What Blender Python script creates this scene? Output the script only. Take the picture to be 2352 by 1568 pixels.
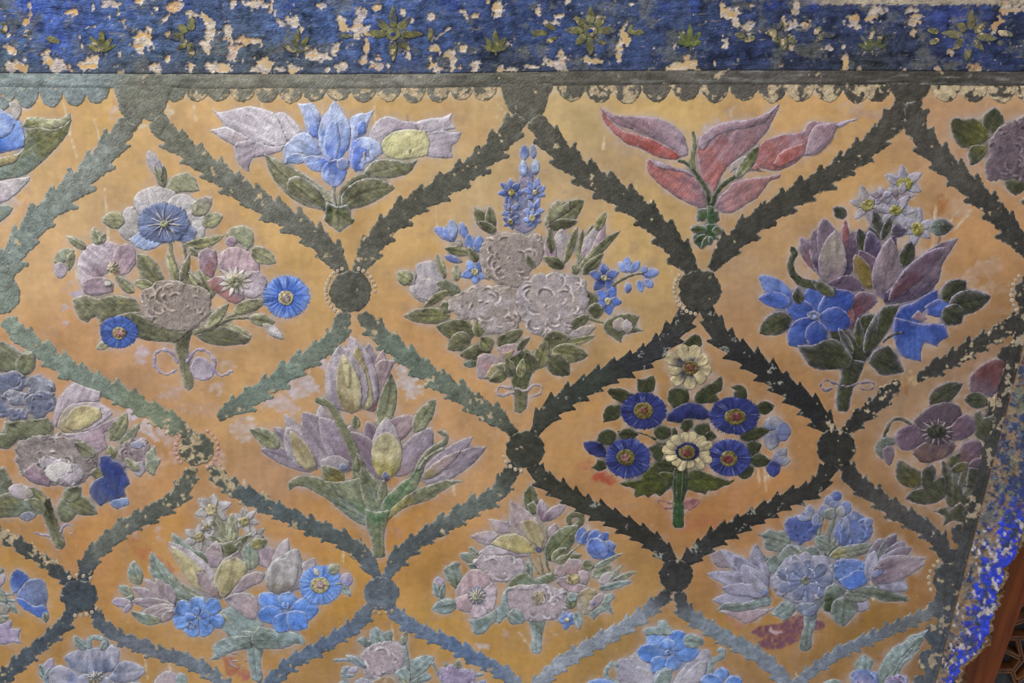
import bpy, math, random, re
import numpy as np
from mathutils import Vector
from mathutils.geometry import delaunay_2d_cdt

for o in list(bpy.data.objects):
    bpy.data.objects.remove(o)
sc = bpy.context.scene
col = sc.collection

# ------------------------------------------------------------------ camera, light, exposure
FPX = 2352 * 35.0 / 36.0
PITCH = math.radians(26.24)
CP, SP = math.cos(PITCH), math.sin(PITCH)
DW = 1.1667 * CP                      # distance of the camera from the wall
ZC = 0.95 + DW * math.tan(PITCH)
U = 0.0005                            # one unit of relief height, in metres
cd = bpy.data.cameras.new('camera')
cd.lens = 35; cd.sensor_width = 36; cd.sensor_fit = 'HORIZONTAL'; cd.clip_start = 0.01
cam = bpy.data.objects.new('camera', cd); col.objects.link(cam)
cam.location = (0, -DW, ZC)
cam.rotation_euler = (math.pi / 2 - PITCH, 0, 0)
sc.camera = cam
sc.view_settings.view_transform = 'Standard'
sc.view_settings.look = 'None'
sc.view_settings.gamma = 1
sc.view_settings.use_curve_mapping = False
sc.view_settings.exposure = 0.0
world = bpy.data.worlds.new('room_light'); sc.world = world
world.use_nodes = True
bg = world.node_tree.nodes['Background']
bg.inputs[0].default_value = (0.94, 0.97, 1.0, 1)
bg.inputs[1].default_value = 0.54

def lamp(name, loc, target, size, size_y, power, color):
    ld = bpy.data.lights.new(name, 'AREA'); ld.shape = 'RECTANGLE'
    ld.size = size; ld.size_y = size_y; ld.energy = power; ld.color = color
    lo = bpy.data.objects.new(name, ld); col.objects.link(lo)
    lo.location = loc
    lo.rotation_euler = (Vector(target) - Vector(loc)).to_track_quat('-Z', 'Y').to_euler()
    return lo
lamp('window_light', (-1.3, -1.15, 3.2), (0, 0, 0.95), 0.9, 0.6, 84, (1.0, 0.985, 0.96))

# ------------------------------------------------------------------ geometry of the wall
def wall_point(x, y, h=0.0):
    """arrays of photograph positions + relief height -> world points on the wall plane (y = 0, facing -y)"""
    x = np.asarray(x, float); y = np.asarray(y, float)
    a = (x - 1176) / FPX; b = (784 - y) / FPX
    dy = b * SP + CP; dz = b * CP - SP
    t = DW / dy
    return np.stack([a * t, np.zeros_like(t) - np.asarray(h) * U, ZC + dz * t], -1)

def hexc(s):
    s = s.lstrip('#')
    v = np.array([int(s[i:i + 2], 16) / 255 for i in (0, 2, 4)])
    return np.where(v <= 0.04045, v / 12.92, ((v + 0.055) / 1.055) ** 2.4)

rng = np.random.RandomState(7)
random.seed(7)
# noise fields over the whole wall (2 px cells)
RX0, RY0, RS = -300, -220, 2.0
RW, RH = 1480, 1010
def upsample(g, h, w):
    gy = np.linspace(0, g.shape[0] - 1.001, h); gx = np.linspace(0, g.shape[1] - 1.001, w)
    iy = gy.astype(int); ix = gx.astype(int); fy = gy - iy; fx = gx - ix
    fy = fy * fy * (3 - 2 * fy); fx = fx * fx * (3 - 2 * fx)
    a = g[iy][:, ix]; b = g[iy][:, ix + 1]; c = g[iy + 1][:, ix]; d = g[iy + 1][:, ix + 1]
    fx = fx[None]; fy = fy[:, None]
    return (a * (1 - fx) + b * fx) * (1 - fy) + (c * (1 - fx) + d * fx) * fy
def fbm(cell, octaves=3, stretch=1.0):
    out = np.zeros((RH, RW)); amp = 1; tot = 0
    for k in range(octaves):
        c = max(1.0, cell / 2 ** k / RS)
        g = rng.rand(int(RH / c) + 3, int(RW / (c * stretch)) + 3)
        out += amp * upsample(g, RH, RW); tot += amp; amp *= 0.55
    out /= tot
    return (out - out.mean()) / (out.std() + 1e-6)
NF = {'hi': fbm(7, 2), 'mid': fbm(22, 4), 'lo': fbm(90, 5), 'big': fbm(260, 4), 'hs': fbm(8, 3, 5.0), 'mid2': fbm(34, 5), 'fine': fbm(4, 1)}
def samp(field, x, y):
    gx = (np.asarray(x, float) - RX0) / RS; gy = (np.asarray(y, float) - RY0) / RS
    gx = np.mod(np.abs(gx), RW - 2); gy = np.mod(np.abs(gy), RH - 2)
    ix = gx.astype(int); iy = gy.astype(int); fx = gx - ix; fy = gy - iy
    return (field[iy, ix] * (1 - fx) + field[iy, ix + 1] * fx) * (1 - fy) + (field[iy + 1, ix] * (1 - fx) + field[iy + 1, ix + 1] * fx) * fy
def nz(k, x, y): return samp(NF[k], x, y)
ZACC = np.zeros((RH, RW)); MASK = np.zeros((RH, RW)); BODY = np.zeros((RH, RW)); HUE = np.zeros((RH, RW, 3))
def smooth(a, b, x):
    t = np.clip((x - a) / (b - a + 1e-9), 0, 1); return t * t * (3 - 2 * t)
def lerp(a, b, t):
    return a + (b - a) * np.asarray(t)[..., None]

def rbf(table, power=3.0):
    P = np.array([[a, b] for a, b, _ in table], float); C = np.array([hexc(c) for _, _, c in table])
    def f(x, y):
        x = np.asarray(x, float); y = np.asarray(y, float)
        sh = x.shape; x = x.ravel(); y = y.ravel(); out = np.zeros((len(x), 3))
        for i in range(0, len(x), 60000):
            d = (x[i:i + 60000, None] - P[None, :, 0]) ** 2 + (y[i:i + 60000, None] - P[None, :, 1]) ** 2 + 900
            w = d ** (-power / 2); w /= w.sum(1, keepdims=True); out[i:i + 60000] = w @ C
        return out.reshape(sh + (3,))
    return f

# ------------------------------------------------------------------ outlines
def catmull(P, closed=True, step=3.0, corner=62):
    """smooth curve through points, kept sharp at strong corners"""
    P = np.array(P, float); n = len(P); out = []
    def turn(i):
        if not closed and (i == 0 or i == n - 1): return 180
        a = P[i] - P[i - 1]; b = P[(i + 1) % n] - P[i]
        return abs(math.degrees(math.atan2(a[0] * b[1] - a[1] * b[0], a @ b)))
    sharp = [turn(i) > corner for i in range(n)]
    m = n if closed else n - 1
    for i in range(m):
        p1 = P[i]; p2 = P[(i + 1) % n]
        L = np.linalg.norm(p2 - p1)
        p0 = p1 - (p2 - p1) if (sharp[i]) else P[i - 1]
        p3 = p2 + (p2 - p1) if (sharp[(i + 1) % n]) else P[(i + 2) % n]
        t1 = (p2 - p0) / 2; t2 = (p3 - p1) / 2
        if sharp[i]: t1 = p2 - p1
        if sharp[(i + 1) % n]: t2 = p2 - p1
        l1 = np.linalg.norm(t1) + 1e-9; l2 = np.linalg.norm(t2) + 1e-9
        t1 = t1 / l1 * min(l1, L * 1.2); t2 = t2 / l2 * min(l2, L * 1.2)
        k = max(1, int(round(L / step)))
        for j in range(k):
            t = j / k
            out.append((2 * t**3 - 3 * t**2 + 1) * p1 + (t**3 - 2 * t**2 + t) * t1 + (-2 * t**3 + 3 * t**2) * p2 + (t**3 - t**2) * t2)
    if not closed: out.append(P[-1])
    return np.array(out)
def resample(P, step):
    P = np.vstack([P, P[:1]]); d = np.r_[0, np.cumsum(np.linalg.norm(np.diff(P, axis=0), axis=1))]
    n = max(6, int(d[-1] / step)); s = np.linspace(0, d[-1], n, endpoint=False)
    return np.stack([np.interp(s, d, P[:, 0]), np.interp(s, d, P[:, 1])], 1)
def sdf(x, y, P):
    """(signed distance, inside positive) of points to a closed outline"""
    x = np.asarray(x).ravel(); y = np.asarray(y).ravel()
    A = P; B = np.roll(P, -1, 0); out = np.empty(len(x))
    ch = max(1, int(2.5e6 / len(P)))
    e = B - A; ee = (e ** 2).sum(1) + 1e-9
    for i in range(0, len(x), ch):
        px = x[i:i + ch, None]; py = y[i:i + ch, None]
        wx = px - A[:, 0]; wy = py - A[:, 1]
        t = np.clip((wx * e[:, 0] + wy * e[:, 1]) / ee, 0, 1)
        d = np.sqrt(((wx - t * e[:, 0]) ** 2 + (wy - t * e[:, 1]) ** 2).min(1))
        c = ((A[:, 1] <= py) != (B[:, 1] <= py)) & (px < A[:, 0] + (py - A[:, 1]) / (e[:, 1] + 1e-12) * e[:, 0])
        out[i:i + ch] = np.where(c.sum(1) % 2 == 1, d, -d)
    return out
PROF = {'lance': (0.62, 0.85), 'ovate': (0.42, 0.8), 'petal': (0.95, 0.42), 'tulip': (0.52, 0.82), 'lily': (0.72, 0.74), 'round': (0.5, 0.5)}
def leaf_outline(x0, y0, x1, y1, w, bend=0.0, prof='lance', n=14):
    a, b = PROF[prof]; pk = (a / (a + b)) ** a * (b / (a + b)) ** b
    L = math.hypot(x1 - x0, y1 - y0); ux, uy = (x1 - x0) / L, (y1 - y0) / L
    cx, cy = (x0 + x1) / 2 - uy * bend * L, (y0 + y1) / 2 + ux * bend * L
    lo, hi = [], []
    for i in range(n + 1):
        t = i / n; q = 1 - t
        X = q * q * x0 + 2 * q * t * cx + t * t * x1; Y = q * q * y0 + 2 * q * t * cy + t * t * y1
        tx = 2 * q * (cx - x0) + 2 * t * (x1 - cx); ty = 2 * q * (cy - y0) + 2 * t * (y1 - cy)
        l = math.hypot(tx, ty); h = w / 2 * (t ** a) * (q ** b) / pk
        lo.append((X - ty / l * h, Y + tx / l * h)); hi.append((X + ty / l * h, Y - tx / l * h))
    return np.array(lo + hi[-2:0:-1])
def stroke_outline(P, w0, w1):
    P = catmull(P, False, 4.0, 170); n = len(P)
    T = np.gradient(P, axis=0); T /= np.linalg.norm(T, axis=1)[:, None] + 1e-9
    N = np.stack([-T[:, 1], T[:, 0]], 1); w = (np.linspace(w0, w1, n) / 2)[:, None]
    cap = P[-1] + T[-1] * w[-1] * 0.8
    return np.vstack([P + N * w, cap[None], (P - N * w)[::-1], (P[0] - T[0] * w[0] * 0.6)[None]])

# ------------------------------------------------------------------ mesh objects
def mesh_object(name, V, F, C, mat, parent=None, origin=None):
    me = bpy.data.meshes.new(name)
    V = np.asarray(V, float)
    if origin is not None: V = V - np.asarray(origin)
    F = np.asarray(F, np.int32); k = F.shape[1]
    me.vertices.add(len(V)); me.vertices.foreach_set('co', V.astype(np.float32).ravel())
    me.loops.add(F.size); me.loops.foreach_set('vertex_index', F.ravel())
    me.polygons.add(len(F)); me.polygons.foreach_set('loop_start', np.arange(0, F.size, k, dtype=np.int32))
    me.polygons.foreach_set('use_smooth', np.ones(len(F), bool))
    me.update(calc_edges=True)
    if C is not None:
        at = me.color_attributes.new('paint', 'FLOAT_COLOR', 'POINT')
        at.data.foreach_set('color', np.c_[np.clip(C, 0.002, 1), np.ones(len(C))].astype(np.float32).ravel())
    me.materials.append(mat)
    o = bpy.data.objects.new(name, me); col.objects.link(o)
    if parent is not None: o.parent = parent
    elif origin is not None: o.location = origin
    return o
def empty(name, loc=(0, 0, 0), parent=None):
    o = bpy.data.objects.new(name, None); o.empty_display_size = 0.01
    col.objects.link(o); o.location = loc
    if parent is not None: o.parent = parent
    return o
def tag(o, label, cat, group=None, kind=None):
    if label: o['label'] = label
    if cat: o['category'] = cat
    if group: o['group'] = group
    if kind: o['kind'] = kind
    return o

# ------------------------------------------------------------------ materials
def paint_material(name, grain=0.3, speck=0.25, dark=0.3, vary=0.18, bump=0.5, wrinkle=0.5, rough=0.55, spec=0.35,
                   strokes=0.0, sdir=(1, 1), rasp=1.0, sc=(0.46, 0.43, 0.38), ang=48, crest=.4):
    m = bpy.data.materials.new(name); m.use_nodes = True
    nt = m.node_tree; N = nt.nodes; L = nt.links; N.clear()
    out = N.new('ShaderNodeOutputMaterial'); bs = N.new('ShaderNodeBsdfPrincipled'); L.new(bs.outputs[0], out.inputs[0])
    bs.inputs['Roughness'].default_value = rough; bs.inputs['Specular IOR Level'].default_value = spec
    geo = N.new('ShaderNodeNewGeometry')
    mp = N.new('ShaderNodeVectorMath'); mp.operation = 'SCALE'; mp.inputs['Scale'].default_value = 1 / U
    L.new(geo.outputs['Position'], mp.inputs[0])
    def noise(scale, detail=2.0, vec=None, rough_=0.5, dist=0.0):
        n = N.new('ShaderNodeTexNoise'); n.inputs['Scale'].default_value = scale; n.inputs['Detail'].default_value = detail
        n.inputs['Roughness'].default_value = rough_; n.inputs['Distortion'].default_value = dist
        L.new(vec or mp.outputs[0], n.inputs['Vector']); return n.outputs[0]
    def mr(src, a, b, c, d):
        r = N.new('ShaderNodeMapRange'); r.interpolation_type = 'SMOOTHSTEP'
        for i, v in zip((1, 2, 3, 4), (a, b, c, d)): r.inputs[i].default_value = v
        L.new(src, r.inputs[0]); return r.outputs[0]
    def math_(op, a, b):
        q = N.new('ShaderNodeMath'); q.operation = op
        for i, v in ((0, a), (1, b)):
            if isinstance(v, (int, float)): q.inputs[i].default_value = v
            else: L.new(v, q.inputs[i])
        return q.outputs[0]
    def aligned(ang, s_along, s_across):
        ca, sa = math.cos(ang), math.sin(ang); outs = []
        for v, k in (((ca, 0, sa), s_along), ((-sa, 0, ca), s_across)):
            dt = N.new('ShaderNodeVectorMath'); dt.operation = 'DOT_PRODUCT'; L.new(mp.outputs[0], dt.inputs[0]); dt.inputs[1].default_value = v
            outs.append(math_('MULTIPLY', dt.outputs['Value'], k))
        cb = N.new('ShaderNodeCombineXYZ'); L.new(outs[0], cb.inputs[0]); L.new(outs[1], cb.inputs[2]); return cb.outputs[0]
    at = N.new('ShaderNodeAttribute'); at.attribute_name = 'paint'
    fine = noise(1.0, 2.5, aligned(math.radians(ang), 0.13 * rasp, 0.30 * rasp), 0.55, 0.35); med = noise(0.06, 4.0); wr = noise(0.085, 4.0, None, 0.62, 1.2)
    gain = mr(med, 0.3, 0.7, 1 - vary, 1 + vary)
    hv = N.new('ShaderNodeVectorMath'); hv.operation = 'SCALE'; L.new(at.outputs['Color'], hv.inputs[0]); L.new(gain, hv.inputs['Scale'])
    def mix(fac, a, b):
        x = N.new('ShaderNodeMix'); x.data_type = 'RGBA'; L.new(fac, x.inputs[0])
        if isinstance(a, tuple): x.inputs[6].default_value = a
        else: L.new(a, x.inputs[6])
        if isinstance(b, tuple): x.inputs[7].default_value = b
        else: L.new(b, x.inputs[7])
        return x.outputs[2]
    lt = N.new('ShaderNodeVectorMath'); lt.operation = 'MULTIPLY_ADD'; L.new(hv.outputs[0], lt.inputs[0]); lt.inputs[1].default_value = (1.75, 1.75, 1.75); lt.inputs[2].default_value = tuple(q * .16 for q in sc)
    c = mix(mr(fine, 0.56, 0.74, 0, min(1, speck * 1.25)), hv.outputs[0], lt.outputs[0])  # pale specks on the bumps: specular glitter painted as colour
    # darker pits of the same pigment
    dk = N.new('ShaderNodeVectorMath'); dk.operation = 'SCALE'; L.new(c, dk.inputs[0]); L.new(mr(fine, 0.26, 0.46, 1 - dark, 1), dk.inputs['Scale'])
    c = dk.outputs[0]
    # thin curled crests standing out of the dry paint
    cr = math_('MULTIPLY', mr(math_('ABSOLUTE', math_('SUBTRACT', noise(0.055, 1.0, None, 0.5, 0.8), 0.5), 0), 0.0, 0.018, 1, 0), mr(noise(0.035, 2.0), 0.53, 0.62, 0, 1))
    c = mix(math_('MULTIPLY', cr, crest), c, lt.outputs[0])
    h = math_('ADD', math_('MULTIPLY', fine, grain * .7), math_('MULTIPLY', wr, wrinkle))
    h = math_('ADD', h, math_('MULTIPLY', cr, crest * 1.2))
    if strokes > 0:
        st = noise(1.0, 3.0, aligned(math.atan2(sdir[1], sdir[0]), 0.035, 0.26), 0.55, 0.5)
        c = mix(mr(st, 0.5, 0.72, 0, min(1, strokes * 1.3)), c, lt.outputs[0])
        dk2 = N.new('ShaderNodeVectorMath'); dk2.operation = 'SCALE'; L.new(c, dk2.inputs[0]); L.new(mr(st, 0.28, 0.5, 1 - strokes, 1), dk2.inputs['Scale'])
        c = dk2.outputs[0]
        h = math_('ADD', h, math_('MULTIPLY', st, strokes * 1.2))
    L.new(c, bs.inputs['Base Color'])
    bp = N.new('ShaderNodeBump'); bp.inputs['Strength'].default_value = bump; bp.inputs['Distance'].default_value = 2.6 * U
    L.new(h, bp.inputs['Height']); L.new(bp.outputs[0], bs.inputs['Normal'])
    return m
M_GROUND = paint_material('ochre_plaster', grain=0.12, speck=0.06, dark=0.07, vary=0.05, bump=0.15, wrinkle=0.2, rough=0.5, spec=0.2, rasp=1.3, crest=.04)
M_GREEN = paint_material('garland_paint', grain=0.9, speck=0.2, dark=0.36, vary=0.16, bump=1.0, wrinkle=0.8, rough=0.5, spec=0.22, strokes=0.10, sdir=(1, 0.6), crest=.5, sc=(.30, .30, .27))
M_BLUE = paint_material('blue_frieze_paint', grain=1.1, speck=0.22, dark=0.45, vary=0.2, bump=1.0, wrinkle=1.0, rough=0.5, spec=0.2, strokes=0.10, sdir=(1, 0.03), sc=(.26, .27, .27), ang=8)
M_PETAL = paint_material('petal_paint', grain=0.7, speck=0.18, dark=0.2, vary=0.12, bump=0.9, wrinkle=0.7, rough=0.55, spec=0.2, strokes=0.14, sdir=(0.5, 1))
M_LEAF = paint_material('leaf_paint', grain=0.8, speck=0.22, dark=0.36, vary=0.2, bump=0.85, wrinkle=0.8, rough=0.5, spec=0.2, strokes=0.22, sdir=(0.9, -0.7), sc=(.36, .34, .24))
M_PEONY = paint_material('blossom_paint', crest=.8, grain=0.9, speck=0.22, dark=0.26, vary=0.16, bump=1.0, wrinkle=1.1, rough=0.55, spec=0.2, strokes=0.12, sdir=(0.3, 1))
M_RAW = paint_material('raw_plaster', grain=0.9, speck=0.2, dark=0.5, vary=0.3, bump=1.0, wrinkle=1.6, rough=0.8, spec=0.2)

# ------------------------------------------------------------------ relief shapes
WEAR = [(455, 1030, 90, .95), (2085, 880, 60, .75), (1130, 940, 60, 0.5), (500, 1100, 60, 0.7), (230, 1420, 40, 0.5), (560, 1150, 80, 0.35),
        (10, 1240, 80, 0.7), (2300, 900, 90, 0.8), (1020, 1250, 30, 0.1), (400, 950, 90, 0.3), (20, 1530, 60, 0.5), (1205, 1060, 60, 0.3), (1940, 960, 60, 0.4),
        (2290, 780, 60, .5), (510, 950, 50, .5), (2160, 1500, 60, .5), (410, 1140, 60, .3)]
def wear_at(x, y):
    w = np.zeros(np.shape(x))
    for a, b, r, k in WEAR: w = np.maximum(w, k * np.exp(-((x - a) ** 2 + (y - b) ** 2) / r ** 2))
    return w
PLASTER = hexc('B5A284')
def worn(C, x, y, amount, hz=None):
    """bare plaster showing where the paint has flaked away"""
    n = nz('mid', x + 731, y + 97) * 0.7 + nz('hi', x + 51, y) * 0.4
    k = smooth(1.75 - 1.6 * amount, 1.95 - 1.6 * amount, n) * (amount > 0.02)
    return lerp(C, PLASTER * (1 + 0.12 * nz('hi', x, y))[..., None], k), k

FACE = {}
def relief(name, P, paint, mat, parent=None, origin=None, step=3.0, H=2.4, edge=1.4, soft=5.0, rough=0.5, base=None, halo=1.0, mesh_skirt=True):
    """a raised, rounded paint relief with outline P (photograph positions); paint(x, y, d) -> colours, extra height"""
    P = resample(np.asarray(P, float), step); H = H * .36; edge = edge * .42
    if rough > 0:
        c = P.mean(0)
        T = np.roll(P, -1, 0) - np.roll(P, 1, 0); T /= np.linalg.norm(T, axis=1)[:, None] + 1e-9
        n = nz('hi', P[:, 0] * 1.0 + 13, P[:, 1] + 9) + 0.6 * rng.randn(len(P)) * 0.6
        P = P + np.stack([-T[:, 1], T[:, 0]], 1) * (n * rough)[:, None]
    x0, y0 = P.min(0); x1, y1 = P.max(0)
    st = step
    gx, gy = np.meshgrid(np.arange(x0 + 0.5, x1, st), np.arange(y0 + 0.5, y1, st * 0.87))
    gx[1::2] += st / 2
    gx = gx.ravel() + rng.uniform(-.25, .25, gx.size) * st; gy = gy.ravel() + rng.uniform(-.25, .25, gy.size) * st
    if len(gx):
        d = sdf(gx, gy, P); k = d > st * 0.55; gx, gy, gd = gx[k], gy[k], d[k]
    else: gd = np.zeros(0)
    nb = len(P)
    pts = [Vector(p) for p in P] + [Vector((a, b)) for a, b in zip(gx, gy)]
    vo, eo, fo, vi, ei, fi = delaunay_2d_cdt(pts, [], [list(range(nb))], 1, 1e-5)
    V2 = np.array([(v[0], v[1]) for v in vo])
    src = np.array([o[0] if o else -1 for o in vi])
    d = np.zeros(len(V2)); ok = src >= nb; d[ok] = gd[src[ok] - nb]
    F = np.array([f for f in fo if len(f) == 3], np.int32)
    if len(F) == 0: return None
    x, y = V2[:, 0], V2[:, 1]
    Tb = np.roll(P, -1, 0) - np.roll(P, 1, 0); Tb /= np.linalg.norm(Tb, axis=1)[:, None] + 1e-9
    area = (P[:, 0] * np.roll(P[:, 1], -1) - np.roll(P[:, 0], -1) * P[:, 1]).sum()
    Nb = np.stack([Tb[:, 1], -Tb[:, 0]], 1) * (1 if area > 0 else -1)
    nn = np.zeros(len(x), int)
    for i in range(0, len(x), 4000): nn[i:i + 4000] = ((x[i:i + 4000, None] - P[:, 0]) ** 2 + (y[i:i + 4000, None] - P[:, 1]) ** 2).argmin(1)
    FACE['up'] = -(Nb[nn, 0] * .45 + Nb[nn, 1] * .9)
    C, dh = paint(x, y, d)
    zz = np.maximum.reduce([samp(ZACC, x + a, y + b) for a in (-2, 0, 2) for b in (-2, 0, 2)]) if base is None else np.full(len(x), base)
    h = zz + edge + H * (1 - np.exp(-d / soft)) + .38 * dh * np.clip(d / 4, 0, 1)
    V = wall_point(x, y, h)
    # orient towards the viewer
    a, b, c = V2[F[:, 0]], V2[F[:, 1]], V2[F[:, 2]]
    s = (b[:, 0] - a[:, 0]) * (c[:, 1] - a[:, 1]) - (b[:, 1] - a[:, 1]) * (c[:, 0] - a[:, 0])
    F[s > 0] = F[s > 0][:, ::-1]
    # side skirt down to the wall
    E = np.sort(np.vstack([F[:, [0, 1]], F[:, [1, 2]], F[:, [2, 0]]]), 1)
    Eu, cnt = np.unique(E, axis=0, return_counts=True)
    be = set(map(tuple, Eu[cnt == 1]))
    dirE = np.vstack([F[:, [0, 1]], F[:, [1, 2]], F[:, [2, 0]]])
    bd = np.array([e for e in dirE if (min(e), max(e)) in be])
    if len(bd):
        ids = np.unique(bd); mp = {v: i + len(V) for i, v in enumerate(ids)}
        VL = wall_point(x[ids], y[ids], np.full(len(ids), -1.0))
        V = np.vstack([V, VL]); C = np.vstack([C, C[ids] * 0.9])
        SF = []
        for a_, b_ in bd:
            SF.append((b_, a_, mp[a_])); SF.append((b_, mp[a_], mp[b_]))
        F = np.vstack([F, np.array(SF, np.int32)])
    # record thickness and coverage for what lies over it
    ix0 = max(0, int((x0 - RX0) / RS)); ix1 = min(RW - 1, int((x1 - RX0) / RS) + 2)
    iy0 = max(0, int((y0 - RY0) / RS)); iy1 = min(RH - 1, int((y1 - RY0) / RS) + 2)
    if ix1 > ix0 and iy1 > iy0:
        qx, qy = np.meshgrid(np.arange(ix0, ix1) * RS + RX0, np.arange(iy0, iy1) * RS + RY0)
        dd = sdf(qx, qy, P).reshape(qx.shape)
        old = ZACC[iy0:iy1, ix0:ix1]; mx = old.copy()
        for a in (-1, 0, 1):
            for b in (-1, 0, 1): mx = np.maximum(mx, np.roll(np.roll(old, a, 0), b, 1))
        bb = mx if base is None else base
        new = bb + edge + H * (1 - np.exp(-np.clip(dd, 0, None) / soft)) + 0.45
        ZACC[iy0:iy1, ix0:ix1] = np.where(dd > -1, np.maximum(old, new), old)
        if halo == 1.0:
            BODY[iy0:iy1, ix0:ix1] = np.where(dd > 0, 1, BODY[iy0:iy1, ix0:ix1])
            HUE[iy0:iy1, ix0:ix1] = np.where((dd > 0)[..., None], np.clip(C[:len(V2)].mean(0), 0, 1), HUE[iy0:iy1, ix0:ix1])
        MASK[iy0:iy1, ix0:ix1] = np.where(dd > 0, np.maximum(MASK[iy0:iy1, ix0:ix1], halo), MASK[iy0:iy1, ix0:ix1])
    return mesh_object(name, V, F, C, mat, parent, origin)

# ------------------------------------------------------------------ the wall: one painted plaster skin with a broken right edge
BREAK = [(2352, 1160), (2354, 1203), (2349, 1230), (2338, 1270), (2322, 1292), (2308, 1310), (2305, 1326), (2300, 1345), (2291, 1363), (2294, 1385), (2286, 1402), (2277, 1422),
         (2276, 1440), (2271, 1457), (2262, 1476), (2251, 1491), (2230, 1510), (2208, 1529), (2201, 1548), (2196, 1570), (2170, 1640), (2150, 1700), (2120, 1810)]
BREAK = [(2700, 560), (2600, 700), (2520, 800), (2450, 930), (2405, 1040), (2372, 1110)] + BREAK
def edge_x(y):
    ys = np.array([p[1] for p in BREAK], float); xs = np.array([p[0] for p in BREAK], float)
    e = np.interp(y, ys, xs)
    return np.where(np.asarray(y) < 560, 2760, e + 2.2 * nz('hi', np.asarray(y) * 1.0, 300) + 1.5 * nz('fine', np.asarray(y), 900))
GST = 3.0
GXs = np.arange(-240, 2700, GST); GYs = np.arange(-180, 1790, GST)
GX, GY = np.meshgrid(GXs, GYs)
def grid_faces(keep):
    h, w = keep.shape
    idx = np.arange(h * w).reshape(h, w)
    a = idx[:-1, :-1]; b = idx[:-1, 1:]; c = idx[1:, 1:]; d = idx[1:, :-1]
    k = keep[:-1, :-1] & keep[:-1, 1:] & keep[1:, 1:] & keep[1:, :-1]
    return np.stack([d[k], c[k], b[k], a[k]], 1)
def compact(V, F):
    u, inv = np.unique(F, return_inverse=True)
    return V[u], inv.reshape(F.shape), u
wall_keep = GX <= edge_x(GY) + GST
_gx = np.minimum(GX, edge_x(GY))
_h = 0.10 * nz('mid', GX, GY) * smooth(0, 8, edge_x(GY) - GX)
_V = wall_point(_gx, GY, _h).reshape(-1, 3)
_V, _F, WALL_IDS = compact(_V, grid_faces(wall_keep))
wall = mesh_object('wall_front', _V, _F, np.ones((len(_V), 3)) * 0.3, M_GROUND)
tag(wall, None, None, kind='structure')

# broken side of the plaster, down to the timber behind
ys = np.arange(560, 1790, 4.0); rows = []
lay = [(-0.5, 0.3), (1, -3), (6, -9), (10, -16), (13, -26), (15, -42)]
for k, (dx, h) in enumerate(lay):
    wob = (3.5 * nz('hi', ys * 1.3 + 50 * k, 77 + k * 40) + 4 * nz('mid', ys + 9, 10 + k * 7)) * (0 if k == 0 else 1)
    rows.append(wall_point(edge_x(ys) + dx + np.where(k > 0, wob * 0.8, 0) + (14 * np.clip(nz('lo', ys * 2.0, 500 + 0 * ys), 0, 1.2) * k / 5), ys, h + (0.5 * wob if k else 0)))
R = np.stack(rows); nk, ny = R.shape[:2]
idx = np.arange(nk * ny).reshape(nk, ny)
F = np.stack([idx[:-1, 1:].ravel(), idx[1:, 1:].ravel(), idx[1:, :-1].ravel(), idx[:-1, :-1].ravel()], 1)
Cb = np.repeat(np.array([hexc('A8906E'), hexc('9A7A58'), hexc('8A6A4A'), hexc('7A5C40'), hexc('6E5238'), hexc('5E4630')])[:, None], ny, 1).reshape(-1, 3)
Cb = Cb * (1 + 0.25 * rng.randn(len(Cb), 1)).clip(0.6, 1.5)
edge_o = mesh_object('wall_edge', R.reshape(-1, 3), F[:, ::-1], Cb, M_RAW)
tag(edge_o, None, None, kind='structure')

# ------------------------------------------------------------------ colour of the faded pigments, with varnish sheen and dark reflection painted in
GARL = rbf([(50,500,'66736F'),(187,413,'68726E'),(400,330,'5C6157'),(600,450,'5A5F58'),(790,620,'555850'),(1075,381,'50534B'),(930,475,'4F5249'),
 (1340,385,'4B4D45'),(1550,560,'42443D'),(1607,665,'3F413B'),(805,669,'50534C'),(1830,450,'42433B'),(2000,330,'4A4A42'),(2170,380,'4C4C47'),(2300,500,'3E3E3A'),
 (1480,820,'33363A'),(1360,880,'38403A'),(1750,850,'262728'),(1850,920,'232426'),(1920,1030,'2E2F2B'),(1205,1030,'3E4238'),(1100,930,'566055'),(950,830,'56645A'),
 (750,790,'5C685F'),(630,880,'5E6E66'),(180,860,'64736B'),(60,780,'66746B'),(350,940,'62705F'),(450,1030,'50564C'),(410,1140,'505850'),(250,1230,'565E58'),
 (600,1150,'4D5A5C'),(780,1250,'4C5656'),(1080,1160,'56605C'),(950,1250,'4C5658'),(1300,1130,'3B3D33'),(1450,1210,'30302A'),(1553,1320,'38393A'),(1700,1200,'2A2B28'),
 (1850,1130,'333330'),(2050,1160,'4A4B4A'),(2140,1230,'474A4E'),(2175,1330,'44494C'),(876,1360,'54606A'),(182,1366,'434E58'),(60,1500,'46525C'),(330,1480,'565F6A'),
 (500,1560,'5E6B76'),(750,1480,'4F6076'),(640,1560,'4F5F72'),(1060,1490,'4F6482'),(950,1440,'5A6B80'),(1430,1440,'76828E'),(1300,1540,'7C8894'),(1650,1460,'66747F'),
 (1790,1550,'6A7684'),(1950,1480,'5E6A78'),(2100,1410,'5A6266'),(2240,1180,'3F4140'),(2160,1460,'46505A'),(2320,800,'3C3C38'),(90,1290,'454C4A'),
 (0,190,'6C7B7C'),(180,190,'6A787A'),(330,230,'5E635A'),(600,185,'66695F'),(900,185,'62655E'),(1200,190,'55574E'),(1500,180,'56564F'),(1800,185,'545350'),(2080,200,'4A4943'),(2300,190,'4E4D4A')], 3.4)
_garl = GARL
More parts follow.
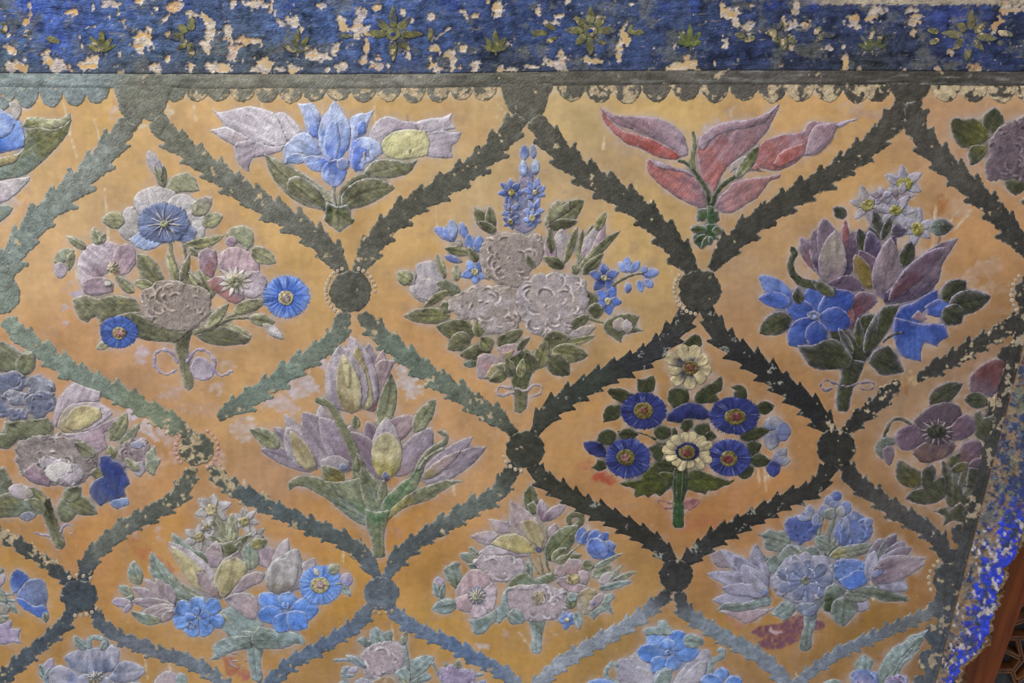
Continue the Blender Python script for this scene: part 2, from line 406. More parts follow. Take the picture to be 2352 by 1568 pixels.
def GARL(x, y):
    c = _garl(x, y); l = c @ np.array([.3, .59, .11])
    k = .84 + .56 * smooth(.055, .125, l)
    return c * k[..., None] * np.array([1.12, 1.0, .98])
OCHRE = rbf([(50,330,'C8A068'),(200,280,'C39A5C'),(450,260,'C09862'),(900,260,'C39B60'),(1100,350,'BF9A66'),(650,560,'C0975C'),(180,480,'BE9868'),(80,600,'C79C6A'),
 (700,600,'C29654'),(600,800,'B98C58'),(200,800,'B88757'),(330,820,'B98A60'),(1300,300,'B99A66'),(1350,380,'AE9068'),(1500,260,'BE9A5E'),(1080,420,'B89A6A'),
 (950,560,'C49A5A'),(1450,560,'C09A5C'),(960,780,'B88750'),(1400,700,'BE9760'),(1480,600,'C39C5E'),(1850,270,'C09258'),(2000,420,'BC8E54'),(1750,560,'AE8558'),
 (1720,620,'B28C66'),(2200,350,'B08560'),(2250,560,'B3804C'),(1700,760,'B08254'),(2280,700,'A87848'),(1350,1000,'B8864A'),(1580,900,'A87A40'),(1800,900,'B3804A'),
 (1850,1000,'B07B44'),(1600,1170,'AE743C'),(1400,1130,'B57F4A'),(1750,1120,'B57B42'),(600,950,'BE9058'),(620,1090,'B98A62'),(1050,1050,'B98A60'),(1100,1000,'B58550'),
 (750,1200,'BC8548'),(50,900,'B98556'),(300,1130,'B98552'),(200,1280,'B98045'),(60,1350,'B5853F'),(330,1260,'BC8538'),(780,1330,'B8832C'),(450,1450,'B88A4C'),
 (900,1200,'B98038'),(1000,1300,'B5813C'),(1150,1180,'BC8850'),(1450,1350,'B98A4A'),(1200,1470,'BA8A3E'),(1000,1420,'B98A40'),(330,1540,'B0823E'),(800,1530,'A87C40'),
 (1400,1500,'B58A48'),(1650,1320,'B8824A'),(1900,1200,'A87C50'),(2080,1320,'B0793E'),(2100,1000,'AC8058'),(2060,900,'A88360'),(1700,1400,'B28036'),(2000,1420,'B28036'),
 (1700,1540,'B0824C'),(2100,1520,'A87A48'),(2250,850,'A57C5C'),(2180,1250,'AA7A48'),(1250,1250,'B58A50')], 3.2)
_och = OCHRE
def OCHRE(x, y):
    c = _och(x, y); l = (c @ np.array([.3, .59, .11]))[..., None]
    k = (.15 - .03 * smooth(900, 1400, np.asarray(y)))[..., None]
    return (c * (1 - k) + l * np.array([1.06, .99, .78]) * k) * np.array([1.0, 1.02, 1.06]) * (1.05 - .13 * smooth(1150, 1500, np.asarray(x)) * smooth(560, 760, np.asarray(y)) - .20 * smooth(1650, 2000, np.asarray(x)) * smooth(1000, 1300, np.asarray(y)))[..., None]  # right side darkened in the ground colour, where the sheen is missing
FRIEZE = rbf([(40,40,'2C4A9C'),(120,60,'2446B0'),(200,60,'2A489C'),(60,110,'2F4C96'),(300,90,'35509A'),(450,60,'3A4C8E'),(480,130,'46536F'),(650,50,'344A8E'),(750,60,'34509E'),
 (700,130,'414B6C'),(900,50,'2F4690'),(860,40,'3450A8'),(1000,90,'2C4286'),(1130,60,'26397C'),(1150,140,'2C3354'),(1250,60,'24397C'),(1400,40,'38447A'),(1430,110,'28397A'),
 (1600,60,'2C3A72'),(1600,130,'222E64'),(1700,100,'202E6C'),(1850,60,'2A3468'),(1850,140,'22264C'),(2000,60,'26306C'),(2100,110,'30345E'),(2180,50,'1E2E84'),(2280,110,'1E2B68'),
 (2340,60,'222C5C'),(300,150,'4A566E'),(600,150,'50566A'),(30,155,'4E5E70'),(2000,150,'34343F')], 3.2)

# ------------------------------------------------------------------ frieze along the top, with its flaked patches
FLAKES = [(42,152,30,13,0),(20,155,12,8,0),(112,135,16,14,.6),(140,152,26,12,0),(205,146,20,12,-.5),(220,132,14,8,0),(258,8,24,9,0),(320,3,12,6,0),(168,30,14,9,0),(214,17,4,8,0),(322,98,20,20,.5),(338,85,9,14,0),
 (404,14,14,9,-.4),(382,40,5,16,.5),(440,30,14,7,.3),(468,40,24,12,.6),(480,66,10,26,0),(384,82,7,12,0),(474,105,14,8,.8),(355,152,17,12,.4),(388,136,7,8,.7),(440,156,10,12,0),(503,155,26,10,0),
 (525,75,10,18,0),(545,104,14,22,.3),(570,95,22,8,-.2),(535,128,10,10,0),(585,8,22,9,.2),(535,12,7,12,0),(590,156,14,8,0),(625,14,5,20,.2),(632,30,5,12,0),(645,50,14,6,.7),
 (670,52,16,16,-.6),(690,68,8,8,0),(722,128,18,14,.8),(745,128,18,8,0),(773,105,7,14,.4),(785,50,8,18,-.3),(766,118,9,12,0),(612,152,22,14,.2),(636,158,18,6,.2),(675,154,12,14,0),(751,160,6,6,0),(783,156,12,9,0),
 (825,50,12,28,.2),(836,70,10,10,0),(842,100,6,26,.1),(832,138,10,10,0),(820,84,10,10,0),(868,152,19,13,0),(905,97,6,8,0),(930,112,9,16,-.3),(924,28,6,8,0),(934,50,18,6,-.5),(988,38,8,6,0),
 (990,82,5,14,-.3),(1000,110,10,9,.6),(1030,122,22,7,0),(1062,115,10,8,-.5),(1040,140,11,14,0),(1047,155,12,9,0),(995,150,10,14,-.4),(1003,158,10,5,0),(1018,75,16,4,-.7),(1068,32,8,12,-.5),(1090,36,11,8,0),
 (1146,18,14,18,.2),(1138,34,9,8,0),(1092,156,10,12,0),(1165,102,10,7,0),(1150,156,8,8,0),(1180,160,18,4,0),(870,15,12,6,-.4),(740,12,12,6,0),
 (1233,24,11,11,.4),(1270,52,18,8,0),(1284,38,10,5,-.4),(1254,140,10,12,0),(1280,152,26,10,.2),(1293,132,10,14,-.2),(1362,136,18,9,0),(1378,44,8,14,.3),(1430,75,12,24,0),(1443,92,8,8,0),(1422,108,9,8,0),(1421,130,8,12,0),
 (1222,152,14,4,.1),(1560,155,22,11,0),(1586,146,18,16,.4),(1590,102,5,12,0),(1600,162,9,5,0),(1673,32,22,14,-.3),(1690,50,12,9,0),(1717,62,13,13,.7),(1667,98,9,12,0),(1674,163,4,5,0),
 (1826,25,9,20,.1),(1818,58,14,12,0),(1848,58,16,7,0),(1815,92,10,18,-.3),(1956,48,13,19,-.4),(1970,62,12,8,0),(2000,40,12,16,.7),(2020,22,20,9,0),(1943,140,8,18,.1),(1975,160,10,9,.3),(2088,24,12,10,0),(2100,45,13,20,.3),(2096,72,7,14,0),
 (2155,160,8,12,0),(2236,160,14,13,0),(2310,15,16,30,.5),(2335,20,24,14,0),(2285,64,7,13,.5),(2215,60,2,2,0),(1905,113,8,8,-.6),(1938,106,4,6,0),(2185,125,9,8,-.5),(60,48,6,6,0),(70,20,6,16,0),
 (24,80,10,6,0),(25,115,16,7,.6),(215,62,5,4,0),(184,84,3,4,0),(188,107,3,4,0),(215,98,0,0,0),(275,125,6,9,0),(1120,3,5,4,0),(2085,166,8,8,0),(1305,4,6,6,0),(1660,10,8,6,0),(1725,12,6,5,0),(280,164,7,5,0),(540,3,5,4,0),(357,22,6,5,0)]
TANS = {168, 404, 585, 631, 924, 988, 1090, 1430, 1848, 1975, 2310, 2155, 140, 355, 868, 1003, 1586, 1674, 1818, 2236, 1068, 1293, 1047, 842, 545}
def flake_field(x, y, blobs):
    """how deep inside a flaked patch a point lies (> 0 inside), with torn outlines"""
    out = np.full(np.shape(x), -9.0); tan = np.zeros(np.shape(x))
    n = 0.30 * nz('hi', x + 400, y + 300) + 0.38 * nz('mid', x * 1.4 + 77, y * 1.4 + 33)
    for a, b, rx, ry, an in blobs:
        if rx <= 0: continue
        c, s = math.cos(an), math.sin(an); u = (x - a) * c + (y - b) * s; v = -(x - a) * s + (y - b) * c
        f = (1.0 - np.sqrt((u / rx) ** 2 + (v / ry) ** 2) + n * 0.75) * min(rx, ry)
        if a in TANS: tan = np.where(f > out, 1.0, tan)
        out = np.maximum(out, f)
    return out, tan
def band_y(x): return 168 + 2.5 * np.sin(np.asarray(x) / 400.0) - 4 * smooth(900, 1400, np.asarray(x)) + 2 * smooth(1700, 2300, np.asarray(x))

def strip_mesh(name, xs, ys_fn, n, paint, mat, height, parent=None, label=None, cat=None):
    """a raised strip over the wall between two lines, as a fine grid, closed round its rim"""
    T = np.linspace(0, 1, n); X, TT = np.meshgrid(xs, T); y0, y1 = ys_fn(xs); Y = y0[None] + (y1 - y0)[None] * TT
    C, h = paint(X, Y, TT); h = h + height
    V = wall_point(X, Y, h); V[0, :] = wall_point(X[0], Y[0], -1); V[-1, :] = wall_point(X[-1], Y[-1], -1); V[:, 0] = wall_point(X[:, 0], Y[:, 0], -1); V[:, -1] = wall_point(X[:, -1], Y[:, -1], -1)
    F = grid_faces(np.ones(X.shape, bool))
    o = mesh_object(name, V.reshape(-1, 3), F, C.reshape(-1, 3), mat, parent)
    if label: tag(o, label, cat)
    return o
def frieze_paint(X, Y, T):
    C = FRIEZE(X, Y)
    C = lerp(C, C.mean(-1, keepdims=True) * np.array([.9, .98, 1.25]), .30 + 0 * X) * np.array([1.0, 1.12, .92])
    C = C * (.92 + 0.12 * nz('hs', X, Y) + 0.2 * nz('mid', X, Y) + .1 * nz('hi', X, Y))[..., None]
    grey = smooth(118, 168, Y + 10 * nz('mid', X, Y)) * 0.5 * smooth(2500, 300, X) + 0.15 * smooth(140, 168, Y)
    C = lerp(C, hexc('4C5262'), np.clip(grey, 0, .8))
    C = lerp(C, hexc('2442B4'), 0.25 * smooth(0.9, 1.8, nz('mid2', X + 90, Y)) * smooth(60, 10, Y) + 0.4 * smooth(.3, 1.5, nz('mid2', X + 30, Y + 60)) * smooth(330, 100, X))
    C = lerp(C, hexc('8E8570'), 0.6 * smooth(1.9, 2.5, nz('hs', X, Y * 1.6 + 40)) + 0.5 * smooth(1.9, 2.3, nz('hi', X * 1.3, Y)))
    C = lerp(C, hexc('6A6A60'), 0.55 * smooth(.5, 1.8, nz('mid2', X * .8 + 500, Y) + .3 * nz('hi', X, Y)))
    f, tan = flake_field(X, Y, FLAKES)
    f2 = (nz('mid', X * 1.7 + 321, Y * 1.7 + 111) + .4 * nz('hi', X, Y + 50) - 2.35) * 7
    f = np.maximum(f, f2)
    pc = lerp(np.broadcast_to(hexc('C4B5A4'), C.shape), hexc('C49C6E'), tan * smooth(-.6, .8, nz('mid2', X, Y)) * .8)
    pc = lerp(pc, hexc('ADA2A6'), 0.6 * smooth(0, 1.2, nz('lo', X * 3, Y * 3))) * (1 + .07 * nz('hi', X, Y))[..., None]
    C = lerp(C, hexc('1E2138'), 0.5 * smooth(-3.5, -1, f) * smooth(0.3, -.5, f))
    k = smooth(-0.6, 0.6, f); C = lerp(C, pc, k)
    C = lerp(C, hexc('A89A88'), smooth(1800, 1950, X) * smooth(13, 8, Y + 2 * nz('hi', X, Y)))
    C = lerp(C, C * .8, k * smooth(1500, 1900, X))
    h = 1.1 * nz('mid', X, Y) * .35 + .35 * nz('hs', X, Y) - 2.0 * k
    return C, h
bx = np.arange(-240, 2600, 2.5)
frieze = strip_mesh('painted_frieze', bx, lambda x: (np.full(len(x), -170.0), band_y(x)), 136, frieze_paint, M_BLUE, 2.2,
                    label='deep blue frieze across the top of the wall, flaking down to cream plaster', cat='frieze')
# grey green moulding below it
def band_paint(X, Y, T):
    C = GARL(X, Y) * (1 + .14 * nz('hs', X, Y) + .08 * nz('mid', X, Y))[..., None]
    C = lerp(C, hexc('8A8A84'), .5 * smooth(.9, 2, nz('hs', X * .7, Y * 1.5)))
    C = lerp(C, PLASTER, .8 * smooth(2.0, 2.3, nz('mid', X + 60, Y + 800)))
    C = lerp(C, C * .55, np.exp(-((T - .85) / .05) ** 2)[..., None].squeeze(-1) * .8)
    C = lerp(C, C * .6, np.exp(-((T - .06) / .04) ** 2) * .7)
    h = .6 * np.exp(-((T - .45) / .3) ** 2) - .7 * np.exp(-((T - .85) / .05) ** 2) + .25 * nz('hs', X, Y)
    return C, h
band = strip_mesh('moulding_band', bx, lambda x: (band_y(x) - 2, band_y(x) + 33), 15, band_paint, M_GREEN, 1.6,
                  label='straight grey green band with scalloped lower edge under the blue frieze', cat='band')
def plain(colfn, wear=0.0, gloss=0.0, dark_edge=0.0, rim='A9A596', rimk=.6, var=.08):
    rc = hexc(rim)
    def f(x, y, d):
        C = colfn(x, y) * (1 + var * nz('mid', x, y) + .05 * nz('hi', x, y))[:, None]
        if dark_edge: C = lerp(C, C * .5, dark_edge * np.exp(-d / 3))
        C = lerp(C, rc, rimk * (d < .3) * smooth(-1.2, 1.0, nz('hi', x * 1.2, y * 1.2 + 31)))
        C, k = worn(C, x, y, np.clip(wear_at(x, y) + wear, 0, 1.4))
        return C, -1.6 * k + .35 * nz('hi', x, y) + .3 * nz('mid', x, y)
    return f
# scallops hanging from the band
sx = [8, 62, 118, 172, 222] + [402, 452, 502, 556, 612, 668, 722, 778, 836, 892, 950, 1006, 1060, 1112] + [1312, 1376, 1440, 1508, 1576, 1642, 1708, 1774, 1838, 1904, 1968, 2014] + [2172, 2236, 2300, 2362]
for i, a in enumerate(sx):
    w = 33 if i > 18 else 29
    dn = [56, 52, 50, 46, 40][i] if i < 5 else (36 + 8 * ((a > 1200) + 0) + 3 * math.sin(a))
    yb = float(band_y(a)) + 28
    P = [(a - w, yb), (a - w * .96, yb + dn * .35), (a - w * .6, yb + dn * .8), (a, yb + dn), (a + w * .6, yb + dn * .8), (a + w * .96, yb + dn * .35), (a + w, yb)]
    wr = 0.05 if i < 5 else (.98 if a < 1250 else .92 if a < 1750 else 1.2)
    o = relief('scallop', catmull(P, True, 3, 80), plain(GARL, wr, rim='B4A98C'), M_GREEN, band, H=1.5, rough=1.0, halo=.25, base=0)
# flared heads where the garlands leave the band
for k, P in enumerate([[(258,190),(272,240),(284,270),(296,300),(314,292),(330,272),(352,280),(364,306),(386,268),(374,258),(392,214),(400,190)],
          [(1146,190),(1160,235),(1175,262),(1188,284),(1212,277),(1226,292),(1246,262),(1262,215),(1272,190)],
          [(2036,190),(2060,236),(2070,262),(2085,247),(2096,262),(2110,238),(2128,214),(2140,190)]]):
    relief('garland_head', catmull(P, True, 3, 50), plain(GARL, 0.1), M_GREEN, band, H=2.2, rough=1.0, base=0.4, halo=.4)

# painted rosettes and sprigs on the frieze
def olive(k, c='6A6848'):
    b = hexc(c)
    def f(x, y, d):
        C = b * (1 + .16 * nz('hi', x + k * 31, y) + .18 * nz('mid', x * 1.5, y * 1.5))[:, None]
        C = lerp(C, hexc('8C8440'), .5 * smooth(.4, 1.6, nz('hi', x * .8 + k * 17, y)))
        C = lerp(C, hexc('3A4468'), .6 * smooth(.3, 1.5, nz('mid', x * 1.3 + k * 9, y * 1.3 + 70))); C = lerp(C, hexc('33395A'), .6 * (d < .3)); C, q = worn(C, x, y, .42); return C * .92, -q
    return f
def rosette(cx, cy, r, label, n=8, miss=(), c='6A6848', ring=True, rot=0.0):
    o0 = wall_point(cx, cy, 4); root = empty('rosette', o0); tag(root, label, 'rosette', None)
    for i in range(n):
        if i in miss: continue
        a = i * 2 * math.pi / n - math.pi / 2 + rot; rr = r * (1.0 if i % 2 == 0 else .8)
        P = leaf_outline(cx + math.cos(a) * 14, cy + math.sin(a) * 12, cx + math.cos(a) * rr, cy + math.sin(a) * rr * .95, 20, 0, 'tulip')
        relief('petal', P, olive(i, c), M_LEAF, root, o0, step=2.2, H=1.2, edge=1.3, base=2.2, rough=.5)
    if ring:
        P = [(cx + 17 * math.cos(t), cy + 15 * math.sin(t)) for t in np.linspace(0, 2 * math.pi, 24, endpoint=False)]
        relief('ring', P, olive(9, c), M_LEAF, root, o0, step=2.2, H=1.2, edge=1.5, base=2.8, rough=.4)
        P = [(cx + 5.5 * math.cos(t), cy + 4.5 * math.sin(t)) for t in np.linspace(0, 2 * math.pi, 12, endpoint=False)]
        relief('flower_center', P, lambda x, y, d: (np.broadcast_to(hexc('2B3A80'), (len(x), 3)).copy(), 0 * x), M_BLUE, root, o0, step=2, H=.2, edge=.6, base=4.0, rough=.2)
rosette(903, 78, 70, 'olive rosette with a blue eye on the frieze, above the blue lily bouquet', miss=(5,))
rosette(1356, 70, 62, 'olive eight petalled rosette on the frieze, above the left pink leaf', miss=())
rosette(440, 84, 54, 'half flaked olive rosette on the frieze, crossed by a cream patch', miss=(1, 2, 3), ring=False)
rosette(1800, 76, 44, 'blurred tan rosette on the frieze beside a bright orange flake', miss=(1, 2), ring=False, c='6C684C')
rosette(2226, 82, 66, 'tan star shaped rosette at the right end of the blue frieze', rot=.1, c='6E6850', ring=False)
def sprig(cx, cy, s, label, c='6C6C42', lean=0):
    o0 = wall_point(cx, cy, 4); root = empty('leaf_sprig', o0); tag(root, label, 'sprig')
    for i, (a, l, w) in enumerate([(-90, 50, 17), (-128, 42, 14), (-52, 42, 14), (-158, 36, 12), (-22, 36, 12)]):
        a = math.radians(a + lean); bx_, by_ = cx, cy + 24 * s
        P = leaf_outline(bx_, by_, bx_ + math.cos(a) * l * s, by_ + math.sin(a) * l * s, w * s, 0, 'tulip')
        relief('leaf', P, olive(i * 3, c), M_LEAF, root, o0, step=2.2, H=1.2, edge=1.3, base=2.2, rough=.5)
    P = stroke_outline([(cx, cy + 22 * s), (cx + 2, cy + 34 * s)], 6, 4)
    relief('stem', P, olive(2, c), M_LEAF, root, o0, step=2.2, H=.8, edge=1.2, base=2.2, rough=.3)
sprig(234, 92, 1.05, 'yellow green leaf sprig on the brightest blue part of the frieze')
sprig(683, 92, 1.1, 'broad olive leaf sprig under a cream flake, right of the flaked rosette')
sprig(1138, 92, 1.05, 'slim olive leaf sprig on the frieze above the second garland head')
sprig(1585, 80, 1.05, 'dark green leaf sprig on the frieze above the pink leaves', '5E6638')
sprig(2003, 88, 1.1, 'damaged green leaf sprig with a white chip on the frieze', '55583C')
for x, y, dx, dy, w, lab in [(66,76,-14,10,16,'small olive leaf beside a cream fleck on the bright blue left frieze'),(10,60,0,22,18,'olive leaf cut by the left border of the picture'),(120,90,26,8,16,'pale olive leaf low on the bright blue left frieze'),
      (1262,60,20,10,16,'upper of two leaves joined left of the eye rosette, on the frieze'),(1235,76,30,2,18,'olive leaf pointing left, beside the eight petalled rosette'),(1264,92,20,-8,15,'lower of two leaves left of the eight petalled rosette'),
      (1446,70,8,-18,12,'upright curved leaf right of the long orange flake'),(1458,74,26,0,17,'flat round leaf right of the long orange flake'),(1695,82,22,0,16,'dull green leaf left of the blurred rosette'),(1718,90,22,-6,15,'rounded green leaf under the pale triangular flake'),
      (1876,72,14,-14,14,'yellow olive leaf between blurred rosette and damaged sprig'),(1880,88,14,-6,14,'small round olive leaf just under a yellow one'),(1894,80,30,0,15,'long olive leaf right of the yellow pair on the frieze'),
      (2140,70,22,2,16,'tan leaf left of the star shaped rosette'),(2142,96,20,-6,15,'yellow tan leaf low beside the star shaped rosette'),(2304,76,28,6,16,'olive leaf right of the star shaped rosette'),(2296,98,14,-2,12,'small tan leaf near the right end of the frieze'),
      (990,76,-6,22,12,'slim olive leaf beside a long curved cream flake'),(800,82,-22,0,12,'small olive leaf left of the rosette with the blue eye')]:
    o0 = wall_point(x, y, 4)
    P = leaf_outline(x - dx * .5, y - dy * .5, x + dx * .8, y + dy * .8, w, 0, 'round')
    tag(relief('painted_leaf', P, olive(x % 11), M_LEAF, None, o0, step=2.2, H=1.3, edge=1.3, base=2.2, rough=.5), lab, 'leaf')

# ------------------------------------------------------------------ toothed garlands between the bosses
def garland(pts, w, label, damage=0.0, lo=.55, hi=.85, dark=0.0, pitch=None, amp=None):
    """pts run from the lower end to the upper end: the teeth point upwards"""
    C_ = catmull(pts, False, 2.0, 170); n = len(C_)
    s = np.r_[0, np.cumsum(np.linalg.norm(np.diff(C_, axis=0), axis=1))]; L = s[-1]
    T = np.gradient(C_, axis=0); T /= np.linalg.norm(T, axis=1)[:, None]; Nn = np.stack([-T[:, 1], T[:, 0]], 1)
    pitch = pitch or w * (1.35 if dark else 1.6); amp = amp or w * (.38 if dark else .36)
    if True:
        e0 = C_[0] - C_[4]; e0 /= np.linalg.norm(e0); e1 = C_[-1] - C_[-5]; e1 /= np.linalg.norm(e1)
        C_ = np.vstack([[C_[0] + e0 * k for k in (14, 12, 10, 8, 6, 4, 2)], C_, [C_[-1] + e1 * k for k in (2, 4, 6, 8, 10, 12)]]); n = len(C_)
        s = np.r_[0, np.cumsum(np.linalg.norm(np.diff(C_, axis=0), axis=1))]; L = s[-1]
        T = np.gradient(C_, axis=0); T /= np.linalg.norm(T, axis=1)[:, None]; Nn = np.stack([-T[:, 1], T[:, 0]], 1)
    sides = []
    for sg in (1, -1):
        q = []; s0 = rng.uniform(.1, .9) * pitch
        def at(sv, off):
            sv = min(max(sv, 0), L); i = np.interp(sv, s, np.arange(n)); i0 = int(min(i, n - 2)); f = i - i0
            p = C_[i0] * (1 - f) + C_[i0 + 1] * f; nn = Nn[i0]
            tap = lo + (1 - lo) * min(1, sv / (w * 1.6)); tap *= hi + (1 - hi) * min(1, (L - sv) / (w * 1.6))
            return p + nn * sg * (w * .62 * tap + off * min(1, sv / w) * min(1.0, (L - sv) / (w * .5)))
        q.append(at(0, 0)); k = s0
        while k < L - pitch * .3:
            a_ = amp * rng.uniform(.75, 1.25)
            bl = 0 if dark else .07
            q += [at(k, 0), at(k + pitch * .45, a_ * .3), at(k + pitch * .8, a_ * .75), at(k + pitch * (1.05 - bl), a_ * 1.15), at(k + pitch * 1.07, a_ * (1.15 - 3 * bl)), at(k + pitch * 1.04, a_ * .4), at(k + pitch * 1.01, 0)]
            k += pitch * rng.uniform(.95, 1.08)
        q.append(at(L, 0)); sides.append(np.array(q))
    P = np.vstack([sides[0], sides[1][::-1]])
    mid = C_[n // 2]; o0 = wall_point(mid[0], mid[1], 0)
    cc = C_[::8]
    def f(x, y, d):
        C = GARL(x, y) * (1 + .09 * nz('mid', x, y) + .06 * nz('hi', x, y))[:, None]
        dm = np.sqrt(((x[:, None] - cc[:, 0]) ** 2 + (y[:, None] - cc[:, 1]) ** 2).min(1))
        C = lerp(C, C * 1.3, .5 * smooth(.4, 1.6, nz('mid2', x + 200, y)))
        C = lerp(C, hexc('181A18'), dark * np.exp(-d / 2.5) * .8)
        rim = hexc('A8A698') if not dark else hexc('8C8C84')
        up = smooth(-1.0, .8, nz('mid', x * 2, y * 2 + 31))
        C = lerp(C, rim, (.62 if not dark else .3) * (d < .3) * up)
        if dark: C = lerp(C, hexc('B5B2A8'), .75 * smooth(.25, .0, np.abs(nz('mid2', x * 1.2, y * 1.2) - .2)) * (nz('mid', x + 40, y) > .3))
        C, k = worn(C, x, y, np.clip(wear_at(x, y) + damage, 0, 1.5))
        return C, -1.6 * k + .4 * nz('hi', x, y) + .35 * nz('mid', x, y) - .8 * np.exp(-(dm / 3) ** 2)
    o = relief('leafy_garland', P, f, M_GREEN, None, o0, H=2.6, edge=1.2, halo=.4, rough=(.5 if dark else 1.3) + .8 * damage)
    return tag(o, label, 'garland', 'serrated garlands of the lattice')
G = [
 ([(6,650),(27,590),(94,500),(187,413),(240,355),(292,288)], 38, 'grey green garland descending left from the first garland head to the left border', .08),
 ([(788,622),(752,572),(697,523),(629,484),(539,426),(460,368),(400,320),(362,285)], 34, 'garland from first garland head down to the boss beside the cornflower', .1),
 ([(824,618),(866,548),(933,482),(1020,428),(1080,388),(1145,332),(1190,275)], 34, 'garland right of the blue lily bouquet, up to the second garland head', .12),
 ([(1588,622),(1562,580),(1516,525),(1466,478),(1390,428),(1310,372),(1232,280)], 36, 'dark garland between the blue larkspur spire and the pink leaves', .08),
 ([(1640,608),(1672,568),(1737,510),(1820,455),(1920,392),(1996,335),(2045,285),(2068,245)], 33, 'dark garland right of the pink leaves, up to the third garland head', .03),
 ([(2372,590),(2331,542),(2280,478),(2223,424),(2168,372),(2124,325),(2104,290),(2098,245)], 34, 'garland running down right from third garland head past white narcissi', .1),
 ([(432,992),(344,942),(266,902),(187,862),(94,805),(18,742)], 29, 'worn sage garland above the yellow and lilac tulip on the left border', .15),
 ([(512,952),(567,920),(619,885),(688,836),(763,781),(792,728)], 29, 'sage garland left of the tall pair of tulip heads', .12),
 ([(1172,988),(1140,958),(1084,922),(1015,878),(946,829),(881,775),(836,728)], 29, 'flaking garland right of the tall tulip heads, down to the middle boss', .15),
 ([(1232,988),(1262,945),(1312,908),(1360,880),(1420,848),(1480,820),(1534,778),(1590,712)], 30, 'near black garland up left of the cream daisy on top', .0),
 ([(1908,988),(1868,940),(1830,908),(1794,880),(1749,844),(1704,812),(1656,772),(1622,712)], 31, 'near black garland up right of the cream daisy on top', .0),
 ([(1945,985),(1978,958),(2010,932),(2042,900),(2056,886)], 24, 'short broken garland piece above the purple anemone', .3),
 ([(2118,862),(2140,850),(2169,834),(2246,790),(2310,754),(2372,716)], 24, 'chipped garland right of the dark leafy stem, ending in crumbs', .25),
 ([(192,1328),(212,1278),(254,1238),(297,1204),(350,1177),(408,1142),(440,1082)], 26, 'garland between the blue scrap of petal and white narcissi', .1),
 ([(862,1316),(826,1266),(774,1232),(705,1204),(636,1172),(571,1140),(530,1118),(486,1076)], 25, 'bluish garland left below the spread tulip bouquet', .15),
 ([(888,1322),(912,1284),(946,1253),(1015,1208),(1084,1166),(1140,1132),(1180,1072)], 26, 'bluish garland right below the spread tulip bouquet', .08),
 ([(1545,1288),(1502,1246),(1449,1213),(1395,1183),(1342,1160),(1288,1127),(1242,1095),(1224,1066)], 26, 'olive black garland below left of the red tied daisy stem', .0),
 ([(1574,1290),(1613,1258),(1651,1230),(1702,1204),(1753,1176),(1817,1143),(1875,1118),(1908,1066)], 25, 'near black garland below right of the red tied daisy stem', .0),
 ([(2178,1290),(2160,1250),(2125,1214),(2072,1182),(2022,1148),(1968,1108),(1936,1062)], 27, 'grey garland under the purple anemone bouquet', .02),
 ([(166,1338),(128,1308),(92,1282),(50,1255),(0,1226),(-40,1200)], 20, 'speckled dark garland meeting the round boss at the lower left border', .3),
 ([(-40,1590),(18,1546),(46,1521),(73,1497),(110,1467),(143,1434),(168,1400)], 22, 'slate garland under the blue bud at the lower left', .12),
 ([(540,1600),(507,1566),(479,1543),(420,1514),(376,1502),(331,1485),(275,1462),(239,1438),(212,1402)], 21, 'speckled garland above the pale blue five petalled flower', .2),
 ([(590,1600),(636,1552),(679,1516),(736,1486),(780,1458),(818,1434),(850,1394)], 21, 'blue slate garland right of the aqua stalk', .05),
 ([(1205,1590),(1160,1550),(1112,1521),(1063,1494),(1015,1469),(966,1448),(934,1432),(892,1394)], 21, 'blue slate garland above the aqua leaves with pink blossom', .05),
 ([(1218,1590),(1275,1532),(1328,1500),(1368,1476),(1422,1447),(1480,1409),(1532,1364)], 22, 'pale blue grey garland left above the bright blue lily', .0),
 ([(1830,1596),(1802,1563),(1766,1526),(1729,1498),(1675,1469),(1621,1438),(1574,1404),(1560,1370)], 23, 'pale blue grey garland right above the bright blue lily', .0),
 ([(1812,1600),(1838,1563),(1874,1534),(1928,1498),(2000,1465),(2073,1433),(2134,1405),(2166,1368)], 18, 'narrow blue grey garland at the lower right above the feathery leaf', .03),
]
for i, (pts, w, lab, dm) in enumerate(G):
    garland(pts, w, lab, dm, hi=(.85 if i < 6 else .6), dark=(1.0 if i in (9, 10, 16, 17) else 0.0))

